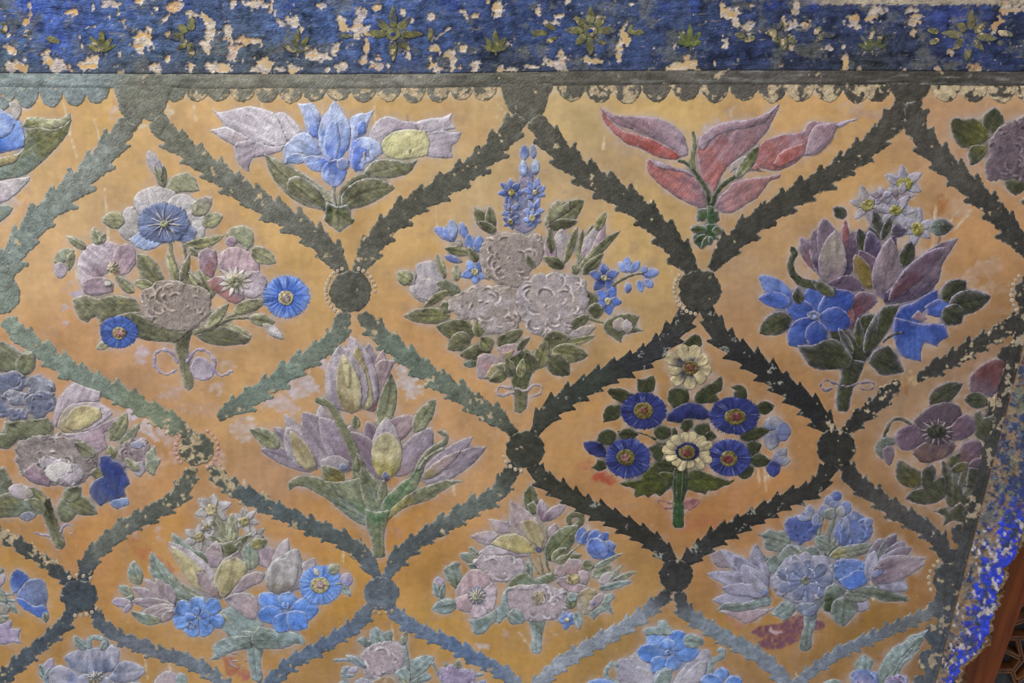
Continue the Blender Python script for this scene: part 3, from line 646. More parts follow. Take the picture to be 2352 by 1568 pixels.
# round bosses where garlands meet
def boss(cx, cy, rx, ry, label, wear=0.0, beads=(), bead_c='B9AD9C', dark=0.0):
    o0 = wall_point(cx, cy, 0); root = empty('round_boss', o0); tag(root, label, 'boss')
    th = np.linspace(0, 2 * math.pi, 64, endpoint=False)
    def f(x, y, d):
        r = np.sqrt(((x - cx) / rx) ** 2 + ((y - cy) / ry) ** 2)
        C = GARL(x, y) * (1 + .1 * nz('mid', x, y) + .07 * nz('hi', x, y))[:, None]
        C = lerp(C, hexc('A8A698'), .5 * (d < .3) * smooth(-1, 1, nz('hi', x, y)))
        C, k = worn(C, x, y, np.clip(wear + .0, 0, 1.4))
        return C, -1.5 * k + 1.5 * np.exp(-((r - .22) / .07) ** 2) - .8 * np.exp(-((r - .42) / .08) ** 2) + .5 * nz('hi', x, y)
    relief('disc', np.stack([cx + rx * np.cos(th), cy + ry * np.sin(th)], 1), f, M_GREEN, root, o0, H=3.5, soft=9, edge=1.6, rough=1.3, halo=.4)
    for a0, a1, n in beads:
        for a in np.radians(np.linspace(a0, a1, n)):
            bx_, by_ = cx + (rx + 9) * math.cos(a), cy + (ry + 9) * math.sin(a)
            t8 = np.linspace(0, 2 * math.pi, 12, endpoint=False)
            bc = hexc(bead_c)
            def fb(x, y, d, bx_=bx_, by_=by_):
                r = np.hypot(x - bx_, y - by_); C = np.broadcast_to(bc, (len(x), 3)) * (1 + .1 * rng.randn(len(x), 1))
                return lerp(C, hexc('A8865A'), .6 * (r < 2.2)), -1.2 * (r < 2)
            relief('bead', np.stack([bx_ + 4.6 * np.cos(t8), by_ + 4.6 * np.sin(t8)], 1), fb, M_PETAL, root, o0, step=2, H=1.2, soft=2, edge=1.0, rough=.4, halo=.3)
boss(4, 675, 42, 46, 'sage boss cut by the left border of the picture', .1)
boss(805, 669, 48, 47, 'olive grey boss ringed by tiny white beads beside the cornflower', .05, [(120, 250, 13), (290, 360, 7)])
boss(1607, 665, 50, 47, 'large dark boss below the tip of the pink leaves', .05, [(100, 215, 12)])
boss(2372, 676, 40, 46, 'dark boss half out of the picture at the right border', .2, [(140, 230, 8)])
boss(452, 1031, 40, 38, 'crumbling boss flaked to cream plaster between two sage garlands', .55, [(-60, 60, 9), (140, 220, 7)], 'BE9C98')
boss(1206, 1031, 44, 42, 'dark green boss left of the lilac weedy tulips and dark daisies', .12, [(100, 160, 5)])
boss(1920, 1028, 44, 44, 'dark square shouldered boss right of the dark daisies', .1)
boss(182, 1367, 43, 37, 'slate blue oval boss at the lower left', .1, [(-115, -60, 4), (40, 100, 5)])
boss(876, 1361, 40, 38, 'pale slate boss under the spread tulip bouquet', .12, [(60, 110, 4)], 'B0A080')
boss(1553, 1321, 38, 37, 'small black boss under the daisy bouquet', .05)
boss(2176, 1330, 34, 38, 'grey boss touching the upright strip at the right', .1, [(150, 240, 6)])

# ------------------------------------------------------------------ upright strip, side border, timber and lattice at the right
SX = rbf([(0, 0, '000000')])
def sline(y, top, k): return top + (y - 800) * k
def side_strip(name, l, r, paint, mat, height, label, cat, y0=560, y1=1780, n=14, clip=True):
    yy = np.arange(y0, y1, 2.6); T = np.linspace(0, 1, n)
    YY, TT = np.meshgrid(yy, T); xl = l(yy) + 1.2 * nz('hi', yy, 40); xr = r(yy)
    if clip: xr = np.minimum(xr, edge_x(yy) - 1); xl = np.minimum(xl, xr - 1)
    X = xl[None] + (xr - xl)[None] * TT
    C, h = paint(X, YY, TT); V = wall_point(X, YY, h + height)
    for s in (np.s_[0, :], np.s_[-1, :], np.s_[:, 0], np.s_[:, -1]): V[s] = wall_point(X[s], YY[s], -1)
    F = grid_faces(np.ones(X.shape, bool))[:, ::-1]
    o = mesh_object(name, V.reshape(-1, 3), F, C.reshape(-1, 3), mat); tag(o, label, cat); return o
def strip_paint(X, Y, T):
    C = GARL(X, Y) * (1 + .12 * nz('mid', X, Y) + .1 * nz('hi', X, Y))[..., None]
    C = lerp(C, C * .5, np.exp(-((T - .62) / .06) ** 2) * .6)
    n = nz('mid', X + 60, Y * 1.2 + 80) + .3 * nz('hi', X, Y)
    k = smooth(1.15, 1.3, n + .8 * smooth(1050, 900, Y)); C = lerp(C, hexc('A0917C'), k)
    return C, -1.2 * k + .3 * nz('hi', X, Y)
side_strip('moulding_band', lambda y: sline(y, 2318, -.262), lambda y: sline(y, 2350, -.262), strip_paint, M_GREEN, 3.0,
           'upright dark strip beside the broken right edge of the wall', 'band')
strip_ob = col.objects[-1]
for y in np.arange(820, 1580, 58):
    a = sline(y, 2318, -.262)
    P = [(a + 6, y - 26), (a - 12, y - 22), (a - 22, y - 4), (a - 18, y + 14), (a - 2, y + 26), (a + 4, y + 24)]
    relief('scallop', catmull(P, True, 3, 80), plain(GARL, .3), M_GREEN, strip_ob, H=1.2, rough=1.2, halo=.1, base=0.2)
def side_paint(X, Y, T):
    n = .75 * nz('mid', X * 1.9 + 200, Y * 1.5) + .7 * nz('hi', X * 1.2, Y) + .25 * nz('fine', X, Y); n2 = nz('mid2', X + 300, Y + 20)
    base = lerp(np.broadcast_to(hexc('857260'), X.shape + (3,)), hexc('977C62'), smooth(-1, 1, n2))
    base = lerp(base, hexc('626A76'), .8 * smooth(.1, .8, nz('mid', X * 1.5 + 60, Y * 1.5 + 130) + .3 * nz('hi', X, Y)))
    blue = lerp(np.broadcast_to(hexc('2A3358'), X.shape + (3,)), hexc('0E34E4'), smooth(1080, 1240, Y) * smooth(.1, .4, T) * smooth(-1.6, .2, nz('mid', X * 1.3, Y * 1.3 + 222)))
    blue = lerp(blue, hexc('5A6478'), .8 * smooth(.4, 1.5, nz('hi', X, Y + 33)) * smooth(.9, .4, T) + .25)
    kb = smooth(-.25, .1, n + 2.4 * (smooth(.25, .7, T) - .42) * smooth(950, 1150, Y) - .55 * smooth(1000, 800, Y) + .2)
    C = lerp(base, blue, kb); C = lerp(C, hexc('6E4A38'), .5 * smooth(1.2, 1.8, nz('hi', X * .8 + 10, Y * .8 + 60)))
    C = lerp(C, hexc('7E8068'), .7 * smooth(1.2, 1.6, nz('mid', X + 900, Y * .9)))
    wh = smooth(1.0, 1.5, nz('mid', X * 1.8 + 70, Y * 1.1 + 600) + .6 * nz('hi', X, Y) + .4 * smooth(.45, .8, T) - .2) * smooth(1150, 1220, Y)
    C = lerp(C, hexc('B9AEAC'), wh)
    return C * (1 + .12 * nz('hi', X, Y))[..., None], .5 * n + 1.5 * kb - 1.5
side_strip('painted_frieze', lambda y: sline(y, 2351, -.262), lambda y: sline(y, 2351, -.262) + 109 - 18 * smooth(1500, 1570, y), side_paint, M_BLUE, 3.0,
           'bright ultramarine upright border flaking along the broken right edge', 'frieze', n=34)

# timber post behind the break
def wood_material(name, a, b):
    m = bpy.data.materials.new(name); m.use_nodes = True; nt = m.node_tree; bs = nt.nodes['Principled BSDF']
    tc = nt.nodes.new('ShaderNodeNewGeometry'); mp = nt.nodes.new('ShaderNodeMapping'); mp.inputs['Scale'].default_value = (90, 90, 6)
    mp.inputs['Rotation'].default_value = (0, math.radians(-8), 0)
    n = nt.nodes.new('ShaderNodeTexNoise'); n.inputs['Scale'].default_value = 1; n.inputs['Detail'].default_value = 5
    r = nt.nodes.new('ShaderNodeValToRGB'); r.color_ramp.elements[0].position = .3; r.color_ramp.elements[1].position = .72
    r.color_ramp.elements[0].color = (*hexc(a), 1); r.color_ramp.elements[1].color = (*hexc(b), 1)
    nt.links.new(tc.outputs['Position'], mp.inputs[0]); nt.links.new(mp.outputs[0], n.inputs[0]); nt.links.new(n.outputs[0], r.inputs[0]); nt.links.new(r.outputs[0], bs.inputs['Base Color'])
    bs.inputs['Roughness'].default_value = .5; bs.inputs['Specular IOR Level'].default_value = .2
    bp = nt.nodes.new('ShaderNodeBump'); bp.inputs['Strength'].default_value = .3; bp.inputs['Distance'].default_value = .001
    nt.links.new(n.outputs[0], bp.inputs['Height']); nt.links.new(bp.outputs[0], bs.inputs['Normal']); return m
M_WOOD = wood_material('orange_timber', '582202', '7A3C08')
M_WOOD2 = wood_material('lattice_timber', '5A3018', '7C5230')
M_WOOD3 = wood_material('lattice_groove', '2A1A10', '3A2416')
def ray_point(x, y, h):
    x = np.asarray(x, float); y = np.asarray(y, float)
    a = (x - 1176) / FPX; b = (784 - y) / FPX
    dy = b * SP + CP; dz = b * CP - SP; t = (DW - np.asarray(h) * U) / dy
    return np.stack([a * t, -DW + dy * t, ZC + dz * t], -1)
def bar(name, p, q, w, h0, h1, mat, parent=None, origin=None, corners=None):
    """a squared timber bar lying parallel to the wall between relief depths h0 (back) and h1 (front)"""
    p = np.array(p, float); q = np.array(q, float); t = (q - p) / np.linalg.norm(q - p); n = np.array([-t[1], t[0]])
    bv = min(w * .15, 3)
    V = []
    for inset, h in ((0, h0), (0, h1 - bv), (bv, h1)):
        cs = corners or (p + n * (w / 2 - inset) + t * inset, p - n * (w / 2 - inset) + t * inset, q - n * (w / 2 - inset) - t * inset, q + n * (w / 2 - inset) - t * inset)
        for i, c in enumerate(cs):
            ex = 0 if not corners else inset * (1 if i in (0, 1) else -1)
            V.append(ray_point(c[0] + ex, c[1], h1) + np.array([0, (h1 - h) * U, 0]))
    F = []
    for r in range(2):
        for i in range(4): F.append((r * 4 + i, r * 4 + (i + 1) % 4, (r + 1) * 4 + (i + 1) % 4, (r + 1) * 4 + i))
    F += [(8, 9, 10, 11), (3, 2, 1, 0)]
    o = mesh_object(name, np.array(V), np.array(F), None, mat, parent, origin)
    for pl in o.data.polygons: pl.use_smooth = False
    import bmesh
    bm = bmesh.new(); bm.from_mesh(o.data); bmesh.ops.recalc_face_normals(bm, faces=bm.faces); bm.to_mesh(o.data); bm.free()
    return o
post = bar('door_post', (0, 0), (1, 0), 24, -150, -42, M_WOOD, corners=[(2470, 560), (2120, 1800), (2200, 1800), (2654, 560)])
tag(post, 'orange brown timber door post behind the broken plaster edge', 'post')
lp = empty('lattice_panel', ray_point(2330, 1500, -110)); tag(lp, 'dark timber lattice of star shapes beyond the orange post', 'lattice')
lo = ray_point(2330, 1500, -110)
M_PANE = wood_material('dusty_pane', '24242A', '4A484E')
bar('backing_panel', (0, 0), (1, 0), 4, -150, -135, M_PANE, lp, lo, corners=[(2640, 560), (2190, 1800), (2700, 1800), (2900, 560)])
for (x0, y0, x1, y1) in [(1100, 1000, 925, 1068), (880, 1187, 1120, 1182), (845, 1287, 1018, 1372), (968, 1190, 1006, 1360), (790, 1467, 935, 1467), (932, 1467, 1018, 1362), (922, 1470, 975, 1620),
                         (955, 1562, 1100, 1470), (1018, 1368, 1160, 1300), (1060, 880, 985, 900), (1120, 1182, 1160, 1300), (1160, 1300, 1240, 1400), (1100, 1470, 1240, 1400), (1100, 1470, 1130, 1600), (1100, 1000, 1120, 1182), (700, 1620, 760, 1560)]:
    p = (2080 + x0 / 3.75, 1150 + y0 / 3.75); q = (2080 + x1 / 3.75, 1150 + y1 / 3.75)
    b_ = bar('lattice_bar', p, q, 11, -134, -106, M_WOOD2, lp, lo)
    p, q = np.array(p), np.array(q); t = (q - p) / np.linalg.norm(q - p)
    bar('groove', p + t * 3, q - t * 3, 2.4, -110, -105.5, M_WOOD3, b_, lo)

# ------------------------------------------------------------------ painted bouquets, read from traced outlines
PAL = dict(g1='6A6A4C', g2='87855E', g3='484832', g4='98977C', g5='32341F', g6='4E542A', g7='38562F', g8='808C84', g9='94A3A5', ga='757A5E', gb='424C30', gc='7E826C', gd='668464',
    b1='7A94CC', b2='587CC8', b3='A4B2D2', b4='283A74', b5='1E2650', b6='3F5696', b7='7A8AC0', b8='6E7898', b9='6888D0', ba='384A80', bb='5576C8', bc='8496C0',
    p1='B7AAB2', p2='9F8A95', p3='B09A90', p4='927E7C', p5='AA989C', p6='A99AB4', p7='9A8CAC', p8='6C5462', p9='B79EA4', pa='8C7484', pb='C0B0BA',
    r1='B07472', r2='AE605C', r3='967480', r4='74424A', r5='8A3A38', r6='9A6E6C', y1='BDB088', y2='C6BC92', y3='7E7038', y4='9A8C68', y5='867240', y6='A3975C',
    w1='BAB4B4', w2='AEA6AC', w3='A6A4B6', w4='A09890', w5='CCC6C2', c1='B4A27C', c2='CDBF9C', k1='33342C', a1='A5866C')
RIM = ['B9B1A8']
VEIN = [1.0]
OWN = {}
def two(cs):
    a = cs.split(','); return hexc(OWN.get(a[0], PAL[a[0]])), hexc(OWN.get(a[-1], PAL[a[-1]]))
def paint_shape(c1, c2, ax=None, vein=0.0, rimk=.5, seed=0, whorl=None, bend=0, mottle=.5, striped=.12, green=False):
    rim = hexc(RIM[0])
    def f(x, y, d):
        n = nz('mid', x + seed * 37, y + seed * 11); nh = nz('hi', x + seed * 5, y)
        dh = .35 * nh + .3 * n
        if ax is not None:
            x0, y0, x1, y1 = ax; L = math.hypot(x1 - x0, y1 - y0); ux, uy = (x1 - x0) / L, (y1 - y0) / L
            t = ((x - x0) * ux + (y - y0) * uy) / L; v = -(x - x0) * uy + (y - y0) * ux - 2 * np.clip(t, 0, 1) * (1 - np.clip(t, 0, 1)) * bend * L
            C = lerp(np.broadcast_to(c2, (len(x), 3)), c1, smooth(-.05, .75, t + .12 * n))
            st = nz('hi', v * 1.1 + seed * 91, t * L * .13 + seed * 29)
            C = C * (1 + striped * st)[:, None]; dh = dh + .45 * st
            if vein or green:
                C = lerp(C, np.minimum(c1 * (np.array([1.5, 1.4, .8]) if c1[2] < .72 * c1[1] else np.array([1.35, 1.35, 1.3])), .6), .4 * smooth(.5, 1.7, nz('hi', v * 1.6 + seed * 31, t * L * .2 + seed * 7)))
                C = lerp(C, c1 * .5, .34 * smooth(.6, 1.8, nz('hi', v * 1.3 + seed * 61, t * L * .16 + seed * 17)))
            if vein:
                C = lerp(C, C * .55, vein * .9 * np.exp(-(v / 1.8) ** 2) * smooth(1.02, .8, t))
                C = lerp(C, C * 1.25, vein * .5 * smooth(1, 4, v) * smooth(10, 4, v))
                sv = np.sin((t * L - np.abs(v) * .9) / 3.4 + seed)
                C = C * (1 + .10 * vein * sv)[:, None]; dh = dh - 1.3 * vein * np.exp(-(v / 2.2) ** 2) + .3 * sv * vein
        else:
            C = lerp(np.broadcast_to(c1, (len(x), 3)), c2, np.clip(smooth(-.9, 1.5, n) * mottle + .5 * smooth(5, 18, d) * mottle, 0, 1))
        if whorl is not None:
            R_ = np.zeros(len(x)); S_ = np.zeros(len(x))
            for (a, b, r, th, sp) in whorl:
                dd = np.hypot(x - a, (y - b) * 1.15); an = np.abs((np.arctan2(y - b, x - a) - th + math.pi) % (2 * math.pi) - math.pi)
                m = smooth(sp, sp * .6, an)
                R_ = np.maximum(R_, np.exp(-((dd - r) / 2.1) ** 2) * m); S_ = np.maximum(S_, np.exp(-((dd - r + 5) / 3.5) ** 2) * m)
            C = lerp(C, C * .5, .75 * S_ * (1 - R_)); C = lerp(C, np.minimum(C * 1.75, .72), np.clip(.8 * R_ * (1 + .6 * nh), 0, 1)); dh = dh + 6 * R_ - 3 * S_
        C = C * (1 + .07 * n + .05 * nh)[:, None]
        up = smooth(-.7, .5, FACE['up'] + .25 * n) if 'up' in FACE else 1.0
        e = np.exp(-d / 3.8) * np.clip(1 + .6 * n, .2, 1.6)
        C = lerp(C, C * np.array([.46, .44, .52]), np.clip(.75 * (1 - up) * np.exp(-d / (4.5 if len(d) > 300 else 2.2)), 0, 1))  # edges facing down darkened: relief shade painted into the colour
        C = lerp(C, rim, np.clip((rimk * .75 if rimk > .42 else .12) * (.25 + .75 * up) * e, 0, .85))  # pale rim strongest on edges facing up, a painted highlight
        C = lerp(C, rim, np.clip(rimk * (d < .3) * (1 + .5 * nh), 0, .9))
        return C, dh
    return f
CNT = [0]
def build_bouquet(name, label, cat, ox, oy, s, text, rim='B9B1A8', base_at=None, step=3.0, rk=.44, pal=''):
    RIM[0] = rim; OWN.clear(); OWN.update(dict(q.split(':') for q in pal.split()))
    tx = lambda X, Y: (ox + X / s, oy + Y / s)
    bp = tx(*base_at) if base_at else (ox + 100, oy + 100)
    o0 = wall_point(bp[0], bp[1], 0); root = empty(name, o0); tag(root, label, cat)
    par = root
    for ln in text.strip().split('\n'):
        ln = ln.strip()
        if not ln or ln[0] == '#': continue
        if ln[0] == '<':
            par = root; ln = ln[1:].strip()
            if not ln: continue
        if ln[0] == '>': par = empty(ln[1:].strip(), (0, 0, 0), root); continue
        CNT[0] += 1; sd = CNT[0]
        head, _, tail = ln.partition('@')
        tk = head.split(); kind, nm, cs = tk[:3]; c1, c2 = two(cs)
        prof = None
        if re.match('[a-z]', tk[-1]): prof = tk.pop()
        v = [float(q) for q in tk[3:]]
        green = nm in ('leaf', 'sepal', 'stem', 'stalk', 'calyx', 'tendril', 'leaf_tuft')
        mat = M_LEAF if green else M_PETAL
        H, st, rg = 2.6, step, .5
        if kind == 'L':
            (x0, y0), (x1, y1) = tx(v[0], v[1]), tx(v[2], v[3]); w = v[4] / s * (1.12 if green and not prof else 1); bend = v[5] if len(v) > 5 else 0
            P = leaf_outline(x0, y0, x1, y1, w, bend, ('lily' if prof == 'petal' else prof) or ('lance' if green else 'lily'))
            P = catmull(P, True, st, 60)
            pf = paint_shape(c1, c2, (x0, y0, x1, y1), 1.0 * VEIN[0] if green and w > 9 else 0, rk, sd, bend=bend)
            if w < 14: st = 2.2; H = 2.0
        elif kind in 'GP':
            Q = [tx(v[i], v[i + 1]) for i in range(0, len(v) - 1, 2)]
            P = catmull(Q, True, st, 58)
            ax = None
            if kind == 'P':
                Tn = np.roll(P, -1, 0) - np.roll(P, 1, 0); Tn /= np.linalg.norm(Tn, axis=1)[:, None] + 1e-9
                P = P + np.stack([-Tn[:, 1], Tn[:, 0]], 1) * (2.2 * nz('mid', P[:, 0] * 1.6, P[:, 1] * 1.6))[:, None]; st = 2.4
            if tail:
                q = [float(z) for z in tail.replace(',', ' ').split()]; ax = (*tx(q[0], q[1]), *tx(q[2], q[3]))
            wh = None
            if kind == 'P':
                mat = M_PEONY; H = 5.0; A = np.array(Q); c = A.mean(0); ex = A.max(0) - A.min(0); rr = random.Random(sd)
                wh = []
                for _ in range(int(7 + ex[0] * ex[1] / 800)):
                    a = c[0] + rr.uniform(-.46, .46) * ex[0]; b = c[1] + rr.uniform(-.46, .46) * ex[1]
                    wh.append((a, b, rr.uniform(6, 24), math.atan2(b - c[1], a - c[0]) + rr.uniform(-1.1, 1.1), rr.uniform(.5, 1.7)))
            pf = paint_shape(c1, c2, ax, .8 if green and ax else 0, rk, sd, wh)
        elif kind == 'S':
            w0, w1 = v[0] / s, v[1] / s
            P = stroke_outline([tx(v[i], v[i + 1]) for i in range(2, len(v) - 1, 2)], w0, w1); st = 2.2; H = 1.6
            pf = paint_shape(c1, c2, None, 0, rk * .6, sd)
            if nm == 'ribbon': rg = 1.0; H = .6
        elif kind == 'E':
            cx, cy = tx(v[0], v[1]); rx, ry = v[2] / s, v[3] / s; ro = math.radians(v[4] if len(v) > 4 else 0)
            th = np.linspace(0, 2 * math.pi, 40, endpoint=False)
            P = np.stack([cx + rx * np.cos(th) * math.cos(ro) - ry * np.sin(th) * math.sin(ro), cy + rx * np.cos(th) * math.sin(ro) + ry * np.sin(th) * math.cos(ro)], 1)
            st = 2.2; pf0 = paint_shape(c1, c2, None, 0, rk * (.6 if nm == 'flower_center' else 1), sd)
            if nm == 'flower_center':
                def pf(x, y, d, pf0=pf0, c2=c2):
                    C_, h_ = pf0(x, y, d); q = nz('fine', x * 1.3 + 9, y * 1.3)
                    return lerp(C_ * (1 + .3 * q)[:, None], C_ * .45, .7 * smooth(.3, 1.5, nz('hi', x * 1.6 + 40, y * 1.6))), h_ + 2.0 * q
            else: pf = pf0
        elif kind == 'F':
            cx, cy = tx(v[0], v[1]); rx, ry = v[2] / s, v[3] / s; rr = random.Random(sd); n = int(2 * math.pi * (rx + ry) / 2 / 4.2)
            P = []
            for i in range(n * 2):
                a = math.pi * i / n + rr.uniform(-.02, .02); k = (1.0 + rr.uniform(-.05, .05)) if i % 2 == 0 else rr.uniform(.86, .95)
                P.append((cx + rx * k * math.cos(a), cy + ry * k * math.sin(a)))
            P = np.array(P); st = 2.2; rg = .2; ph = rr.uniform(0, 99)
            def pf(x, y, d, cx=cx, cy=cy, rx=rx, ry=ry, c1=c1, c2=c2, ph=ph):
                r = np.hypot((x - cx) / rx, (y - cy) / ry); a = np.arctan2((y - cy) / ry, (x - cx) / rx)
                fl = nz('hi', 300 + a * rx * 1.5 + ph, 200 + r * 9); fl2 = nz('mid', 300 + a * rx * 1.2 + ph, 500 + r * 14)
                C_ = lerp(np.broadcast_to(c2, (len(x), 3)), c1, smooth(.45, .95, r + .12 * fl))
                C_ = C_ * (1 + .16 * fl + .12 * fl2)[:, None]
                C_ = lerp(C_, hexc('A9AEC0'), .30 * smooth(.9, 1.9, fl) * smooth(.4, .8, r)); C_ = lerp(C_, C_ * .6, .5 * smooth(.5, .3, r))
                return C_, .9 * fl + .5 * fl2
        elif kind == 'R':
            cx, cy = tx(v[0], v[1]); r, n = v[2] / s, int(v[3]); rot = v[4] if len(v) > 4 else 0; sq = v[5] if len(v) > 5 else 1; wf = v[6] if len(v) > 6 else .6
            rr = random.Random(sd)
            for i in range(n):
                a = math.radians(rot) + 2 * math.pi * i / n + rr.uniform(-.06, .06); q = r * rr.uniform(.86, 1.1)
                x1, y1 = cx + q * math.cos(a), cy + q * math.sin(a) * sq; x0, y0 = cx + r * .12 * math.cos(a), cy + r * .12 * math.sin(a) * sq
                LL = math.hypot(x1 - x0, y1 - y0)
                P = catmull(leaf_outline(x0, y0, x1, y1, min(wf * r, LL * .9), 0, prof or 'tulip'), True, 2.2, 60)
                relief(nm, P, paint_shape(c1, c2, (x0, y0, x1, y1), 0, rk, sd + i, striped=.16), mat, par, o0, step=2.4, H=2.0, edge=1.0, rough=.3)
            continue
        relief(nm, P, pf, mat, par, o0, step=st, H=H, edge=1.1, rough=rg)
    return root

build_bouquet('flower_bouquet', 'bouquet with a pale blue anemone on top, pink poppies and two blue cornflowers', 'bouquet', 100, 330, 2.703, '''
G stem g1,g3 790 1120 940 1120 905 1230 900 1330 925 1440 930 1500 900 1535 865 1500 850 1420 840 1330 815 1260 @860,1150,890,1530
S stalk g2,g1 26 20 780 560 800 700 850 870 850 1000
S stalk g1,g3 20 18 870 620 885 760 850 900
S stalk g1,g2 16 12 900 700 880 800 850 900
L leaf g1,g3 1050 960 960 780 85
L leaf g1,g2 940 900 870 760 70
L leaf g2,g1 830 860 765 665 50
L leaf g1,g3 850 850 905 690 44
L leaf g4,g1 990 900 900 790 50
> bud
L petal w2,w3 735 220 648 42 75
L sepal g4,g1 740 270 685 130 42 .05
L sepal g4,g1 745 268 745 122 36
<G leaf g4,gc 755 300 780 230 830 190 890 180 940 215 968 290 930 300 850 300 800 325
> anemone
G petal w1,w3 560 350 590 300 680 265 760 275 830 310 840 400 750 480 640 480 580 420 @720,480,680,270
G petal w1,w3 820 315 920 320 950 380 930 450 850 520 770 500 750 400 @760,500,900,330
G petal w1,w4 510 400 560 390 600 450 650 520 560 600 490 580 465 530 490 450 @700,520,480,480
G petal w1,w3 930 400 1000 430 1000 560 940 600 850 570 800 510 @790,500,1000,480
G petal b3,b8 530 590 640 520 750 530 760 600 690 650 620 660 560 625 @750,520,600,650
G petal b8,ba 780 520 900 480 955 540 930 610 850 605 @780,510,930,590
F stamens b8,b8 745 490 165 130
R anther w2,b8 750 490 110 11 8 .85 .1
E flower_center g4,g3 755 492 26 22
<L leaf g4,g2 505 475 358 470 95
L leaf w4,g4 925 435 1048 332 95
L leaf g4,gc 985 500 1115 445 85
L leaf g2,g1 870 625 1122 565 62 .15
L leaf g1,g4 900 640 960 700 40
> pink_poppy
G petal p1,p2 215 830 210 740 250 660 320 615 410 605 470 640 460 720 420 780 330 840 240 890 @430,780,270,650
G petal p2,p9 450 650 520 615 570 660 570 740 530 800 480 815 430 750 @450,780,550,640
G petal p2,p4 245 905 250 860 300 830 380 830 440 870 430 920 340 940 270 930 @430,870,260,900
R anther y1,p3 435 765 50 9 0 .8 .3
E flower_center y1,y4 440 780 22 18
E flower_center w5,y2 400 868 22 16
<L leaf g4,g1 265 650 140 570 50
G leaf g4,g8 60 735 90 670 150 648 195 660 150 720 95 745
> bud
E petal p1,p2 105 785 40 50
L sepal g1,g4 180 665 155 790 46
<L leaf g4,gc 345 625 310 512 62
L leaf g4,gc 355 615 385 555 36
> pink_poppy
G petal p2,r6 960 680 1010 645 1070 660 1080 740 1050 830 990 800 965 740 @1080,820,980,660
G petal p9,p2 1080 690 1160 640 1260 660 1330 720 1345 790 1200 830 1090 790 @1190,840,1230,640
G petal p1,p9 1200 800 1340 785 1388 850 1360 930 1280 960 1190 900 @1190,850,1380,880
G petal r6,p2 1010 850 1100 820 1200 860 1250 960 1190 992 1110 950 1045 900 @1190,850,1080,960
R anther w5,y1 1190 850 112 13 0 .95 .26
E flower_center g4,g3 1190 850 42 34
<G leaf g4,gc 1130 565 1170 520 1250 508 1300 550 1303 620 1260 662 1220 620 1150 592
E bud p2,pa 1165 605 36 32
L leaf g4,g1 1290 655 1442 740 92
G leaf g1,g3 575 680 640 690 710 750 752 830 720 870 640 860 590 790 @720,870,590,690
L leaf g2,g1 680 880 555 860 60
L leaf g1,g4 560 925 445 815 60
G leaf g1,g3 180 965 260 940 340 960 440 940 560 960 600 1030 520 1090 400 1080 350 1130 330 1060 270 1110 220 1080 190 1020 @600,1000,190,1000
L leaf g3,g1 600 1050 340 1120 90 -.2
G leaf g3,g1 540 1040 650 1080 720 1130 900 1160 820 1225 700 1225 600 1205 550 1140 @850,1180,560,1100
L leaf g2,g1 960 1160 1295 1192 120
G leaf g3,g1 940 1190 1080 1130 1200 1160 1290 1205 1260 1240 1100 1252 1000 1230 @950,1180,1270,1230
S stalk g1,g2 26 16 930 1170 1050 1130 1200 1050 1330 1000
L leaf g1,g2 1180 1040 1385 970 75
S stalk g1,g2 18 12 1020 1150 1150 1090 1300 1080 1380 1080
L leaf g1,g2 1275 1080 1440 1110 70
L bud w1,w4 1360 1115 1492 1212 62
L leaf g1,g2 1010 1140 1150 990 60
P peony p3,p4 605 985 630 910 690 870 760 850 860 860 960 880 1030 930 1050 1010 1010 1090 920 1145 820 1155 720 1130 650 1085
> cornflower
F petals b1,b2 1510 950 148 136
E flower_center y1,y4 1505 955 48 46
E flower_center p3,p4 1505 957 30 28
< L leaf g4,g2 420 1225 325 1272 52
> cornflower
F petals b6,b6 470 1168 122 104
E flower_center y4,y3 472 1172 44 40
E flower_center r1,p3 474 1174 27 24
<S ribbon p6,p1 17 16 830 1360 800 1300 740 1280 690 1310 700 1390 760 1430 830 1400
S ribbon p6,p1 17 16 890 1350 950 1280 1030 1300 1065 1370 1030 1450 950 1450 925 1380 970 1330 1040 1380 1100 1440 1170 1410
''', base_at=(890, 1500), pal='g1:7A7862 g2:8E8C6C g3:5E5D4B p3:A09288 p4:857A78 b1:7690CC b2:4C6CBC b6:4860A4')

